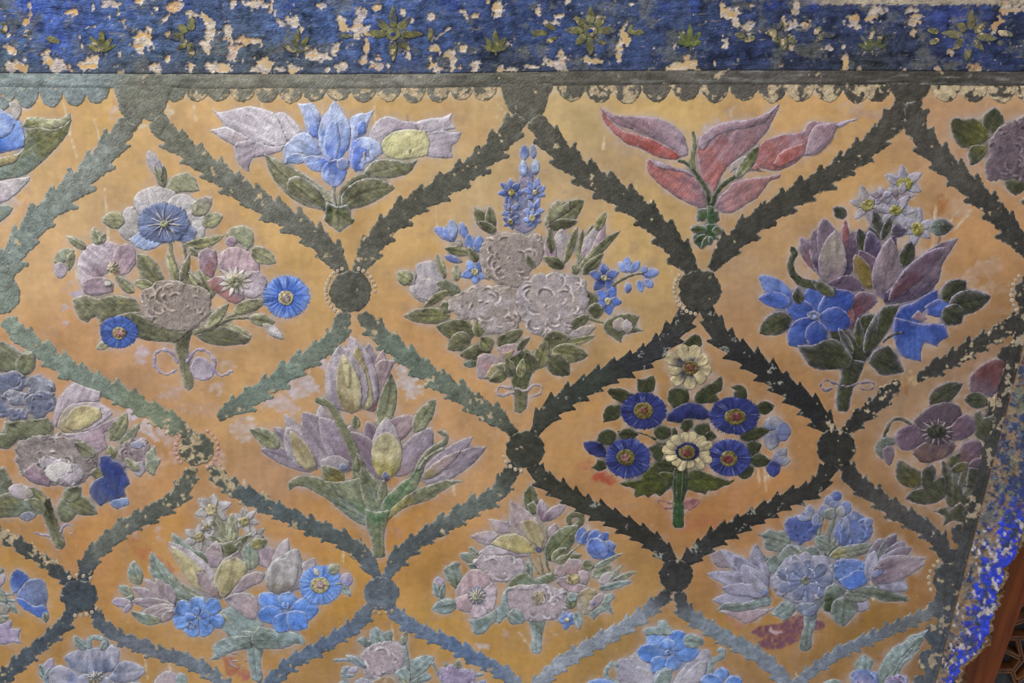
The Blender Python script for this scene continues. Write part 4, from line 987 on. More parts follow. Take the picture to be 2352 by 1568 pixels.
build_bouquet('flower_bouquet', 'bouquet of a bright blue lily between two lilac tulips on broad olive leaves', 'bouquet', 460, 220, 3.7935, '''
> tulip
G petal p1,pb 640 160 700 140 760 165 830 230 880 310 860 380 760 390 700 330 650 260 @860,380,680,150
G petal p1,pb 100 110 150 140 250 130 340 105 450 92 560 120 650 160 720 300 760 420 640 440 480 400 350 330 230 270 @720,400,120,120
G petal pb,p5 70 300 150 285 230 270 350 330 480 400 420 430 300 430 200 380 130 330 @450,400,90,300
G petal p2,p1 300 440 340 400 460 390 620 440 735 430 700 480 560 520 450 540 430 600 430 660 380 640 320 560 @740,450,420,640
> tulip
G petal p2,p1 1470 370 1500 270 1570 200 1660 180 1750 215 1860 230 1960 240 1900 300 1700 300 1600 380 1560 480 1500 420 @1560,420,1900,240
G petal p1,p2 1850 240 1960 205 2100 190 2140 180 2195 145 2180 220 2220 280 2100 310 1950 320 @1850,300,2180,200
G petal p2,p1 1950 330 2100 300 2180 320 2275 315 2240 400 2190 440 2200 540 2100 540 1980 530 @1950,400,2240,350
G petal y1,y2 1575 450 1600 380 1680 320 1800 290 1960 300 2000 400 1980 520 1860 545 1720 550 1630 530 1590 490 @1640,500,1960,350
E spot y3,y5 1826 476 12 22
<L leaf g1,g4 1190 950 560 505 210 -.16
G leaf g1,g3 755 820 770 720 860 700 980 760 1080 870 1120 960 1110 1010 1000 960 880 895 @1110,1000,780,740
S stalk g1,g2 40 40 1215 1010 1230 850 1320 740 1450 680
G leaf g1,g4 1430 660 1480 590 1560 555 1700 560 1800 580 1892 555 1850 640 1780 690 1640 715 1500 705 1440 690 @1440,680,1880,570
L leaf g1,g3 1230 960 1700 800 200 -.2
S stalk w4,g4 30 26 1160 800 1160 900 1180 990
G stem g1,gb 1100 920 1200 960 1290 940 1310 990 1310 1040 1345 1080 1330 1110 1270 1140 1240 1165 1215 1190 1170 1160 1120 1120 1075 1080 1090 1020 @1200,950,1210,1180
> blue_lily
G petal b3,b1 840 60 900 70 960 62 1010 100 1050 190 1010 340 960 350 930 310 900 190 870 110 @990,340,900,70
G petal b1,b2 930 150 960 120 1010 180 1050 260 1060 400 1000 360 950 330 @1050,400,950,150
G petal b3,b1 1310 200 1360 160 1440 150 1470 140 1520 118 1480 200 1440 330 1400 350 1330 400 1310 300 @1340,380,1480,150
G petal b2,bb 1370 250 1420 200 1440 240 1430 320 1370 340 @1370,340,1420,210
G petal b3,b1 725 480 740 430 800 370 880 320 960 340 1020 420 1060 510 960 525 900 500 830 510 770 545 740 580 @1040,500,800,370
G petal bc,b3 735 590 745 530 820 500 900 510 930 550 880 590 800 585 @930,560,750,560
G petal b3,b2 1310 400 1400 360 1500 370 1570 420 1590 500 1500 560 1430 600 1420 650 1340 660 1300 560 @1330,500,1570,450
G petal b2,bb 1330 440 1390 430 1470 460 1470 530 1420 520 1380 580 1350 640 1310 600 @1330,600,1430,450
G petal w4,c1 1420 490 1440 480 1440 560 1420 530 @1420,490,1440,560
G petal b3,b9 1060 200 1110 130 1165 40 1200 70 1240 140 1290 220 1310 300 1300 400 1280 470 1200 560 1120 560 1050 460 1030 330 @1160,560,1180,60
G petal b1,b2 1080 400 1120 250 1160 200 1200 260 1220 400 1180 560 1120 560 @1160,560,1160,220
G petal b1,bb 900 540 960 520 1060 530 1130 560 1080 640 1020 660 950 630 920 600 @1130,560,920,590
G petal b1,b2 1055 680 1080 610 1140 560 1220 550 1280 600 1270 690 1230 760 1165 800 1110 760 1065 730 @1180,560,1160,790
G petal b8,b7 1190 560 1240 540 1290 560 1290 620 1240 650 1200 620
''', rim='C4C2C6', base_at=(1210, 1170), pal='p1:BEB4BC pb:C8C0C6 p2:A69AA4 g1:74725A g3:565644 g4:8A8870 b3:B0BAD8 b1:92A2D0 b2:6880CC y1:BEB68C y2:CAC494')

build_bouquet('flower_bouquet', 'central bouquet of rose brown peonies topped by a blue larkspur spire', 'bouquet', 900, 320, 2.45, '''
G stem g1,gb 640 1200 760 1180 830 1230 770 1370 760 1500 730 1540 690 1530 685 1430 670 1340 @720,1200,720,1530
L leaf g1,g3 560 520 460 380 75
L leaf g1,g3 560 520 550 370 60
L leaf g3,g1 590 520 480 460 50
L leaf g1,g4 860 480 1080 340 120 .05
L leaf g3,g1 870 490 1050 460 60
G leaf g1,g4 870 440 890 380 930 340 960 370 1000 345 1000 400 930 440 880 470
> larkspur
S stalk b8,p2 110 70 745 500 750 350 760 180
L bud b6,b3 745 120 745 30 52
L bud b8,b6 800 110 790 25 40
L bud b3,b6 740 210 740 115 48
L bud b3,b8 810 200 810 110 46
R petal b6,ba 672 290 78 7 10 .95 .5
E flower_center y6,y3 674 296 20 20
R petal b7,b6 805 290 76 7 30 .95 .5
E flower_center y1,y4 806 294 16 15
R petal b6,b8 668 395 60 6 30 1.2 .5
R petal b7,b6 800 400 66 6 0 1.2 .5
R petal b6,ba 668 460 52 6 20 .9 .5
E flower_center y4,y3 666 462 17 17
R petal b1,b6 790 445 60 7 20 1.1 .5
E flower_center y1,y4 790 437 18 20
> bellflower
L petal b7,b6 355 575 235 500 62 .1
L petal b1,b7 345 570 290 495 50
L petal b3,b7 350 560 335 448 54
L petal b7,b6 420 560 385 462 50
L petal b1,b6 450 630 430 530 60
L petal b1,b7 470 640 500 540 56
<E bud w4,p2 375 585 22 24
L leaf g1,g2 440 640 292 612 48
L petal b6,b8 400 690 290 655 40
L leaf g1,g3 480 690 430 600 44
> rose_bud
G petal w2,p1 95 850 110 800 140 770 130 710 180 685 240 690 285 740 290 800 260 870 200 915 140 900 @200,880,190,690
G petal p1,w2 130 830 170 780 240 790 270 840 210 900 150 890
G petal w4,p3 80 770 110 740 140 760 130 810 95 820
<L leaf g4,g1 110 800 28 750 80
L leaf g4,g1 300 780 250 640 42
L leaf g4,g1 365 800 360 700 44
G leaf g1,g8 250 800 310 790 370 820 390 860 340 880 290 860 
L leaf g1,g2 320 850 170 955 46 .08
> forget_me_not
R petal b9,b6 468 745 82 5 20 .95 .62
E flower_center y2,y4 466 743 20 20
<P peony p3,p4 500 700 490 620 530 560 600 530 680 525 740 540 800 530 850 570 855 650 820 710 770 740 790 790 740 830 660 830 580 800 530 770
L leaf g3,g1 800 720 750 640 40
L petal p1,p3 960 690 955 500 105
L petal p2,pa 900 700 880 540 70
L leaf g1,g3 900 640 885 490 36
L leaf g1,g2 970 700 1048 480 40
L leaf g1,g3 970 720 850 660 60
L leaf g1,g4 1050 700 1075 500 40
L leaf g1,g4 1080 620 1130 475 36
L petal p1,p2 1080 690 1160 490 90
L petal p2,pa 1120 690 1200 480 50
L leaf g2,g1 1150 510 1205 405 44
L leaf g1,g4 1050 740 1290 510 50 -.06
L leaf g1,g3 1070 760 1190 640 60
L leaf g4,g1 1040 760 1020 700 40
> larkspur_spray
R petal b6,b4 1195 775 92 5 -90 .95 .6
E flower_center y2,y4 1193 778 17 17
R petal bb,b6 1215 905 88 5 -60 .95 .62
E flower_center y2,y4 1216 908 18 22
L petal b9,b6 1330 750 1275 690 46
L petal b9,b7 1340 750 1320 662 46
L petal b9,b7 1340 750 1395 685 44
L petal b7,b6 1410 760 1505 745 56
L petal b7,b6 1420 790 1470 830 50
L petal b6,b7 1330 800 1325 870 44
L petal b9,b6 1390 790 1405 860 44
L petal b7,b6 1400 745 1440 718 36
<S stalk g1,g3 18 12 1240 820 1330 770 1410 750
L leaf g3,g1 1150 930 1080 850 60
L leaf g3,g1 1190 960 1100 960 80
S stalk g1,g2 14 12 1080 1000 1200 1030 1260 1010
G leaf g1,g3 1190 1040 1230 1000 1300 980 1395 990 1370 1050 1420 1075 1340 1090 1300 1100 1290 1145 1240 1110 1200 1085
L petal p3,p4 1270 1080 1290 1000 80
L petal p1,p3 1330 1090 1320 1010 60
L leaf g1,g2 330 990 62 992 84
G leaf g1,g8 270 930 290 905 330 920 335 970 290 975
L leaf g1,g3 480 1080 245 1050 110 -.05
L leaf g1,g3 440 1100 310 1180 95
L leaf g2,g1 490 1110 480 1010 60
L petal w3,b7 520 1010 560 1020 30
L leaf g1,g3 560 1180 380 1215 80
L leaf g8,g1 480 1260 400 1265 40
P peony p3,p1 320 960 330 900 400 860 480 820 590 820 690 840 720 900 730 1000 700 1060 600 1090 520 1080 480 1020 400 1010
P peony p1,p3 700 880 740 800 820 760 920 745 1020 770 1090 810 1100 900 1080 980 1040 1050 960 1100 880 1120 790 1090 740 1040 720 960
L leaf g1,g3 1010 1060 1105 985 60
L petal p3,p1 1000 1110 1150 1050 60
L leaf g2,g1 960 1140 1150 1100 40 .1
L leaf g1,g2 560 1180 500 1110 80
L leaf g1,g3 600 1150 740 1070 70
L leaf g3,g1 600 1160 640 1090 50
> rose_bud
G petal p5,r6 590 1180 640 1150 720 1150 730 1190 690 1220 640 1240 610 1210
G petal y4,p5 620 1200 690 1180 660 1250 
> rose_bud
G petal p5,r6 475 1300 480 1220 530 1200 600 1230 640 1300 590 1340 520 1350 480 1340
G petal y4,g2 520 1340 560 1270 620 1260 640 1320 580 1345
<L leaf g1,g2 650 1310 545 1360 60
L leaf g1,g3 700 1180 780 1110 36
L leaf g1,g3 700 1300 580 1270 60
L leaf g1,g3 850 1130 1000 1110 90
L leaf g1,g2 900 1190 1105 1215 100
L leaf g3,g1 880 1220 1000 1325 110
L leaf g1,g2 820 1290 870 1130 80
L leaf g3,g1 790 1310 760 1190 90
L leaf g1,g3 680 1330 640 1220 60
L leaf g2,g1 720 1340 740 1230 50
S ribbon p5,p1 14 12 690 1420 620 1440 590 1420 610 1390 670 1400
S ribbon p5,p1 14 10 690 1400 760 1410 800 1380 845 1390 830 1430 780 1450
''', rim='B4ABA0', base_at=(720, 1500), pal='p3:A4968E p4:857A7A p1:A89EA2 g1:66654C g3:4A4A38 b6:5A6CA8 b9:7A94D0 b1:748CC8')

build_bouquet('flower_bouquet', 'spray of five large rose pink leaf shaped blooms on green forked stalks', 'bouquet', 1350, 220, 3.618, '''
> bloom
G petal r3,p2 105 95 150 110 220 160 300 165 400 170 520 175 640 210 730 260 800 330 830 430 830 490 780 500 700 440 560 360 400 290 260 240 150 170 @800,480,120,110
G petal r1,r2 105 95 150 150 200 210 300 290 420 320 560 370 680 430 760 480 770 500 740 530 660 525 560 500 450 440 330 400 250 340 180 270 130 200 @760,500,120,110
> bloom
G petal r1,r3 485 540 520 530 600 580 700 600 790 610 850 650 900 690 940 760 975 830 985 900 975 935 900 920 790 870 680 800 600 740 520 660 490 600 @970,930,500,560
G petal p2,r3 500 520 560 540 640 560 740 600 830 620 880 670 780 630 660 610 560 580 @860,640,520,530
> bloom
G petal r3,r1 910 430 930 350 990 290 1080 240 1200 210 1300 200 1420 180 1500 130 1600 55 1570 140 1530 210 1490 290 1420 370 1340 450 1240 520 1160 590 1110 670 1070 760 1040 830 1010 760 950 690 920 580 @1040,820,1500,150
G petal r3,p2 915 420 935 350 990 290 1080 240 1200 210 1340 195 1500 135 1590 65 1480 200 1340 260 1160 290 1040 350 960 450 @950,420,1560,80
> bloom
G petal r3,r1 1380 540 1400 470 1440 400 1520 350 1620 320 1720 310 1790 290 1830 220 1900 215 2060 225 2060 290 2020 370 1960 440 1880 490 1790 500 1740 550 1640 600 1560 620 1480 610 1420 590 @1400,580,2050,240
G petal r1,r2 1540 560 1600 470 1700 420 1800 390 1820 420 1780 490 1700 540 1600 590 @1540,590,1800,400
G petal r3,p2 1820 400 1850 300 1900 240 2000 225 2160 225 2060 270 2030 350 1960 440 1880 490 1800 490 @1820,480,2100,230
G petal p6,p2 2050 240 2120 215 2200 195 2250 180 2230 205 2150 225 2100 260
> bloom
G petal r6,r3 1055 920 1080 850 1150 790 1200 730 1280 700 1400 680 1500 670 1600 645 1590 680 1510 710 1460 780 1400 850 1300 910 1210 965 1120 970 @1060,930,1580,660
<G patch w4,p3 1190 570 1260 520 1350 480 1330 560 1240 600 1180 640
G petal r2,a1 1340 590 1400 560 1440 600 1400 620 1350 620
S stalk gb,g6 26 40 755 540 820 560 880 620 940 710 990 790 1010 880 1020 930
S stalk g6,g2 44 24 870 600 870 520 885 400 875 300
S stalk gb,g6 40 30 1030 900 1070 800 1150 720 1260 640 1330 590
L leaf g6,g4 1230 680 1420 410 90 .04
S stalk g3,p8 10 6 1350 600 1420 620 1480 630
G leaf gb,g7 900 1010 910 950 960 930 1020 940 1080 950 1090 1000 1095 1040 1050 1050 1000 1000 960 1040 910 1045
S stem g7,gb 50 44 1020 920 1015 1000 1020 1080
G leaf_tuft g7,gb 840 1105 880 1075 940 1080 1020 1060 1070 1070 1130 1110 1125 1150 1070 1150 1090 1190 1030 1200 1020 1240 980 1240 940 1275 905 1240 880 1215 870 1160 900 1140
L leaf g6,g7 1000 1110 850 1105 60
L leaf g6,g7 1030 1110 1125 1120 60
L leaf g6,g7 980 1150 880 1210 46
L leaf g7,g6 1000 1160 940 1270 46
L leaf g6,g7 1020 1160 1015 1240 40
''', rim='B0A8B4', base_at=(1010, 1150), pal='r3:8C7078 r1:A46864 r2:A0544E')

build_bouquet('flower_bouquet', 'bouquet of mauve tulips, white narcissi and ultramarine lilies on dark green leaves', 'bouquet', 1710, 360, 2.6133, '''
S stalk g6,g3 34 24 560 1250 720 1100 870 900
G leaf_tuft gb,g3 500 1040 600 1010 660 1080 680 980 740 940 800 960 830 900 930 880 880 1010 830 1090 760 1180 700 1250 640 1300 580 1230 540 1120 @640,1280,700,900
G stem gb,g3 590 1200 720 1230 700 1300 650 1400 630 1500 610 1528 560 1525 545 1470 560 1380 580 1290 @650,1220,590,1520
> narcissus
R petal w2,w3 955 160 135 6 25 .9 .42
E flower_center y6,y2 958 160 50 38
> narcissus
R petal w2,p1 930 230 95 5 0 .9 .5
> narcissus
R petal w2,w4 735 290 115 6 15 1.1 .42
E flower_center y6,y4 738 288 40 34 -20
> narcissus
R petal w2,w3 905 318 135 6 5 .85 .42
E flower_center y6,y2 905 318 38 32
> narcissus
R petal w3,w2 1035 425 120 6 40 1.0 .42
E flower_center y6,y2 1035 430 40 42
> narcissus
R petal w3,p1 820 235 70 5 50 .8 .5
<L leaf g3,gb 610 360 530 305 66
L leaf g3,gb 830 480 765 310 60
L leaf gb,g3 820 500 885 340 46
L leaf g3,g8 1110 425 1255 415 95
L leaf p8,g3 880 450 970 435 70
L leaf g3,g1 720 570 685 430 76
L leaf g3,gb 800 510 740 410 50
> tulip
L petal p2,r1 490 700 340 480 100 -.12
L petal p2,p8 480 740 415 435 110
L petal p2,pa 560 740 470 365 150
L petal pa,p8 600 740 650 440 100
L petal r1,r4 600 560 605 375 44
L petal w4,p1 515 760 540 440 170 0 tulip
G petal pa,p8 490 760 560 720 640 710 700 760 720 800 640 810 560 800
> tulip
L petal p8,pa 790 690 750 440 110
L petal p8,pa 810 700 900 470 100
L petal pa,r4 800 760 690 560 150 0 tulip
L petal y5,y3 760 800 660 580 100
L petal p1,p2 830 850 880 480 175 0 tulip
L leaf g3,gb 950 660 1005 505 84
G petal p2,p8 840 880 830 830 900 760 960 670 1050 600 1150 530 1285 485 1240 560 1190 640 1160 750 1080 830 960 870 @850,870,1270,490
L petal pa,r4 860 860 1200 540 110 -.05
G petal r4,pa 800 870 780 820 700 810 640 850 605 900 620 980 640 1050 660 1000 700 950 760 910 @800,860,620,960
L petal r1,r4 640 1040 625 860 50
> blue_lily
L petal b6,b2 440 930 390 780 130 0 petal
L petal b4,b6 440 920 660 820 160 .05 petal
L petal b6,b4 430 950 245 900 140 0 petal
L petal b4,b6 450 950 640 1000 150 0 petal
L petal b6,b4 420 970 265 1130 150 0 petal
L petal b4,b6 430 980 430 1150 140 0 petal
E flower_center b8,bc 415 948 42 28
> blue_lily
G petal b4,b6 900 960 940 900 1020 870 1080 830 1160 790 1150 860 1080 920 1050 960 1060 1000 960 1010 @1050,960,1000,880
G petal b6,b4 1080 900 1140 860 1200 855 1260 860 1230 920 1180 960 1100 950 @1090,930,1240,880
G petal b6,b4 890 1040 900 960 980 980 1060 1000 1130 1000 1200 1000 1228 1080 1170 1110 1160 1140 1080 1110 1060 1160 1060 1230 1000 1215 940 1190 910 1130 @1040,980,1050,1210
G petal p5,r6 1000 965 1040 915 1100 970 1060 985
< > bud
L petal b7,b6 270 890 85 715 130 .1 tulip
L petal b2,b6 270 880 80 850 100 .1 tulip
<L leaf g1,g3 280 960 90 1060 120 .05
L leaf g3,gb 320 880 320 775 66
S tendril gb,g1 60 34 530 810 430 770 340 750 290 700 275 640 300 580 285 550
L leaf gb,g2 540 830 400 740 60
> leaf_cluster
L leaf g3,gb 1190 860 1330 740 120
L leaf g3,gb 1220 900 1478 835 130
L leaf g3,gb 1200 900 1300 1000 130
<G leaf g3,gb 315 1130 400 1130 480 1100 560 1100 640 1190 620 1260 540 1275 450 1275 390 1250 350 1200 @640,1200,330,1150
G leaf g3,gb 740 1230 780 1160 860 1130 910 1180 940 1240 960 1290 900 1305 820 1310 770 1260 @740,1200,940,1290
L leaf g3,g6 650 1180 560 1020 50
L leaf g3,g6 690 1150 680 960 50
L leaf g3,g6 720 1180 800 930 60
S stalk g3,gb 14 10 830 1110 900 1060 950 1050
S ribbon p2,p5 12 9 600 1375 540 1360 490 1340 455 1370 480 1400 530 1390
S ribbon p2,p5 12 9 610 1380 680 1360 760 1350 780 1375 740 1400 690 1385
''', rim='A79FB0', base_at=(590, 1500), pal='g3:35362C gb:3C4029 g1:4C4E36 g2:66643E g6:484A26 p1:84747A p2:70606C pa:624E5E p8:463A52 r1:804C4A r4:5E3A44 w4:8C8078 w2:9C969C w3:9592A2 y6:98924E y2:A89E5C y5:786432 y3:746630 b6:445A9C b4:30448A b2:4C66B4 b7:6A7CB4 b8:7A80A0 bc:7E8AB0 p5:8A7078')

build_bouquet('flower_bouquet', 'dark bouquet of blue daisies with two cream daisies, tied with a red ribbon', 'bouquet', 1300, 760, 3.337, '''
S ribbon r1,r5 12 9 850 1340 780 1360 730 1340 700 1290 740 1300 840 1330
S ribbon r1,r5 12 9 860 1340 930 1300 1010 1290 1015 1320 960 1360 870 1350
G leaf g6,gb 400 1165 480 1145 560 1140 600 1080 650 1040 680 1010 740 1000 780 1030 820 1100 810 1180 760 1230 720 1265 680 1240 630 1275 600 1250 530 1275 520 1240 540 1205 460 1190 @800,1100,450,1180
G leaf g6,gb 910 1190 930 1120 960 1070 1010 1060 1080 1090 1160 1120 1250 1145 1295 1135 1260 1170 1200 1190 1150 1220 1090 1220 1070 1255 1030 1240 980 1230 @920,1130,1280,1150
L leaf g3,gb 850 1040 680 1010 90
L leaf g6,gb 880 1160 700 1090 70 .1
G stem g7,gb 830 1050 930 1050 930 1200 900 1300 905 1490 880 1508 835 1508 818 1480 825 1300 815 1180 @875,1060,865,1500
S leaf g7,g6 14 14 850 1070 850 1200 850 1300
S leaf g6,g7 14 14 895 1070 890 1200 880 1300
G leaf g3,gb 880 115 920 70 990 20 1030 50 1045 100 1010 130 940 120 @960,130,1000,20
G leaf g3,gb 550 460 545 360 580 370 670 340 685 400 670 460 610 470 @600,470,640,350
G leaf g3,g5 310 460 350 440 420 440 510 480 470 530 430 550 370 520 @500,500,320,460
G leaf g3,gb 285 700 290 620 330 570 410 565 415 620 400 670 330 690 @410,600,290,690
G leaf g3,gb 1260 425 1310 412 1370 430 1390 490 1370 520 1300 520 1280 470 1310 460
L leaf g5,g3 1460 590 1598 570 90 .08
G leaf g3,gb 780 500 800 450 860 435 930 450 945 500 920 560 820 585 785 540
G leaf g3,gb 985 520 1000 470 1070 420 1130 390 1190 335 1200 400 1190 460 1140 480 1175 520 1120 550 1010 550 @1000,530,1190,350
S stalk g5,g3 14 10 690 830 600 790 500 770 400 770
L leaf g3,gb 380 780 245 850 100
L leaf g3,gb 400 790 560 790 80
G leaf g3,gb 340 870 260 860 240 830 260 770 330 755 380 790 360 850
L leaf g3,g5 1330 820 1560 760 90 -.05
G leaf g3,g5 1380 860 1430 830 1500 870 1480 920 1420 960 1390 920
L leaf g3,gb 1410 985 1570 1000 90
L leaf g3,gb 1320 1110 1440 1040 95
G leaf g3,g5 185 1040 230 1020 240 980 290 990 310 1050 250 1075 220 1060
> daisy
G petal c1,b5 860 200 840 150 880 120 960 115 975 200 940 240 @950,280,900,120
R petal c2,b5 945 275 190 9 10 .88 .50 petal
E flower_center y5,y3 950 278 62 55
E flower_center r5,y5 948 276 34 26
> cornflower
F petals b4,b4 595 612 182 146
E flower_center y3,y5 595 608 76 66
E flower_center r5,y5 592 606 34 30
> cornflower
G petals b4,b5 770 690 780 640 850 580 930 545 1010 560 1080 600 1105 660 1050 680 960 670 870 700 @920,700,930,550
> cornflower
F petals b4,b4 1290 648 196 150
E flower_center y3,y5 1298 655 84 62
E flower_center r5,r5 1302 650 42 28
> cornflower
F petals b6,b4 475 975 178 158
E flower_center y3,y4 458 965 70 62
E flower_center r6,r5 450 968 34 32
> cornflower
F petals b6,b4 1250 970 172 148
E flower_center y3,y4 1245 975 66 60
E flower_center r5,r5 1240 975 40 30
<G leaf gb,g5 670 780 690 740 740 725 800 740 800 800 760 830 700 820
G leaf gb,g3 640 890 680 870 750 880 740 960 700 1000 660 960
G leaf gb,y3 680 840 740 850 800 830 760 870 700 865
G leaf g5,g3 875 740 900 670 960 670 975 720 940 765 900 770
G leaf gb,g5 970 750 1010 710 1090 700 1105 760 1080 800 1020 790
L leaf g3,g5 1060 800 1160 810 70
L leaf g3,gb 830 820 830 735 44
> daisy
R petal c2,b5 930 920 198 14 5 .76 .36 petal
F stamens b5,b5 930 920 92 72
E flower_center y3,y5 925 922 66 54
E flower_center r5,r5 922 920 34 26
> bud
G petals b4,b5 135 850 200 840 260 850 300 900 300 965 240 965 170 930 140 890 @290,850,150,900
> bluebell
L petal w3,b8 1590 760 1580 650 150 0 petal
L petal b8,b7 1600 770 1725 770 150 0 petal
L petal w3,b8 1580 780 1570 910 120 0 petal
> bluebell
L petal w3,b8 1600 1000 1690 900 90 0 petal
L petal w3,b8 1600 1000 1720 990 80 0 petal
L petal b6,b4 1590 990 1590 1120 110 0 petal
''', rim='7E7A78', base_at=(860, 1480), rk=.4, pal='g3:383A22 g5:2D2F1E g6:484C20 gb:3A4028 g7:34502C b4:2B326A b5:1D224C b6:3C4584 c1:A8966C c2:BFAF88 y3:6E6230 y5:745E34 r5:6E3230 w3:8E8C94 b8:6A6E90 b7:70789C y4:8C7E54')

build_bouquet('flower_bouquet', 'wide bouquet of lilac and yellow tulips with curling green leaves meeting at a point', 'bouquet', 550, 760, 2.9034, '''
> tulip
L petal p2,p5 870 540 860 75 130
L petal p5,r6 880 540 960 120 130 0 tulip
G petal p5,p2 900 230 950 190 1040 195 1010 260 970 370 900 490 860 500 880 350 @870,520,1000,200
L petal p1,p2 860 500 740 30 200 .05 tulip
L petal y4,y1 860 530 790 90 150 -.12 tulip
L petal p1,p2 745 540 670 90 290 0 tulip
L petal y1,y4 750 550 690 150 170 .03 tulip
<L leaf ga,g1 780 650 770 560 56
L leaf ga,g4 930 650 1010 280 110 .1
> tulip
L petal p5,p2 790 900 740 620 150 -.15 tulip
L petal pa,p8 900 740 850 600 110 0 tulip
L petal p5,pa 930 760 1170 570 150 -.05
L petal p2,p5 1000 960 1280 640 180 .12
L petal pa,p2 980 990 730 670 160 .12 tulip
L petal p1,p2 980 900 980 570 190 0 tulip
L petal y1,y6 980 980 985 670 205 0 round
L petal b8,p8 985 1000 970 930 46
<L leaf ga,g4 1160 670 1310 450 96
> tulip
L petal p1,p2 640 900 540 490 120 -.1
L petal p2,pa 480 940 140 790 110 .12
L petal p1,p2 480 900 300 550 90 .05
L petal p2,p1 520 930 225 640 100 .1
L petal p1,w2 480 900 310 640 190 0 tulip
L petal p2,p1 680 930 420 540 260 .05 tulip
L petal p2,pa 740 930 530 570 200 .12 tulip
L petal y4,y1 490 930 340 660 120 .02 tulip
G petal p1,p2 540 860 640 820 740 860 730 930 640 950 560 920
L petal b8,p8 700 930 690 870 60
<L leaf ga,g4 260 780 65 655 96 .15
> tulip
L petal p2,pa 1210 1000 1560 700 130 0 tulip
L petal p2,p1 1220 1000 1650 770 150 0 tulip
L petal p5,y4 1220 980 1480 790 70 0 tulip
<S tendril ga,g1 70 40 790 980 780 850 730 720 660 590 600 490 515 460
L leaf ga,g1 820 1000 785 800 60
L leaf ga,y3 700 1010 545 890 110 -.08
G leaf ga,g8 330 1060 330 1010 380 970 450 965 540 980 600 1020 700 1050 780 1100 850 1180 900 1250 910 1300 820 1290 700 1220 600 1130 500 1070 400 1030 @900,1280,340,1000
G leaf gc,gd 570 1000 700 1000 780 980 840 960 900 1000 940 1100 930 1200 900 1270 840 1230 740 1150 640 1080 @900,1260,740,980
L leaf ga,g8 930 1250 810 900 120 .06
L leaf ga,g1 945 1140 965 990 60
G leaf ga,gd 950 1150 1000 1080 1080 1010 1150 960 1200 850 1260 780 1350 730 1370 700 1340 690 1315 670 1350 660 1390 690 1385 750 1310 800 1250 870 1210 960 1180 1040 1100 1130 1000 1230 950 1280 @940,1270,1350,700
G leaf ga,y6 980 1220 1080 1120 1180 1060 1280 1020 1380 990 1500 1000 1430 1020 1350 1070 1250 1130 1120 1170 1040 1220 960 1290 @960,1270,1450,990
G stem ga,gd 840 1180 920 1200 1010 1190 980 1280 965 1380 970 1500 930 1510 890 1490 880 1390 840 1290 @930,1200,940,1500
S tendril g4,p1 18 14 1360 780 1250 840 1190 920
''', rim='B9B0AC', base_at=(935, 1490), pal='p1:A69BA2 p2:8C808C p5:9A868A pa:806E7A p8:605266 y1:B2A886 y4:988A6A ga:757860 w2:A09CA0')

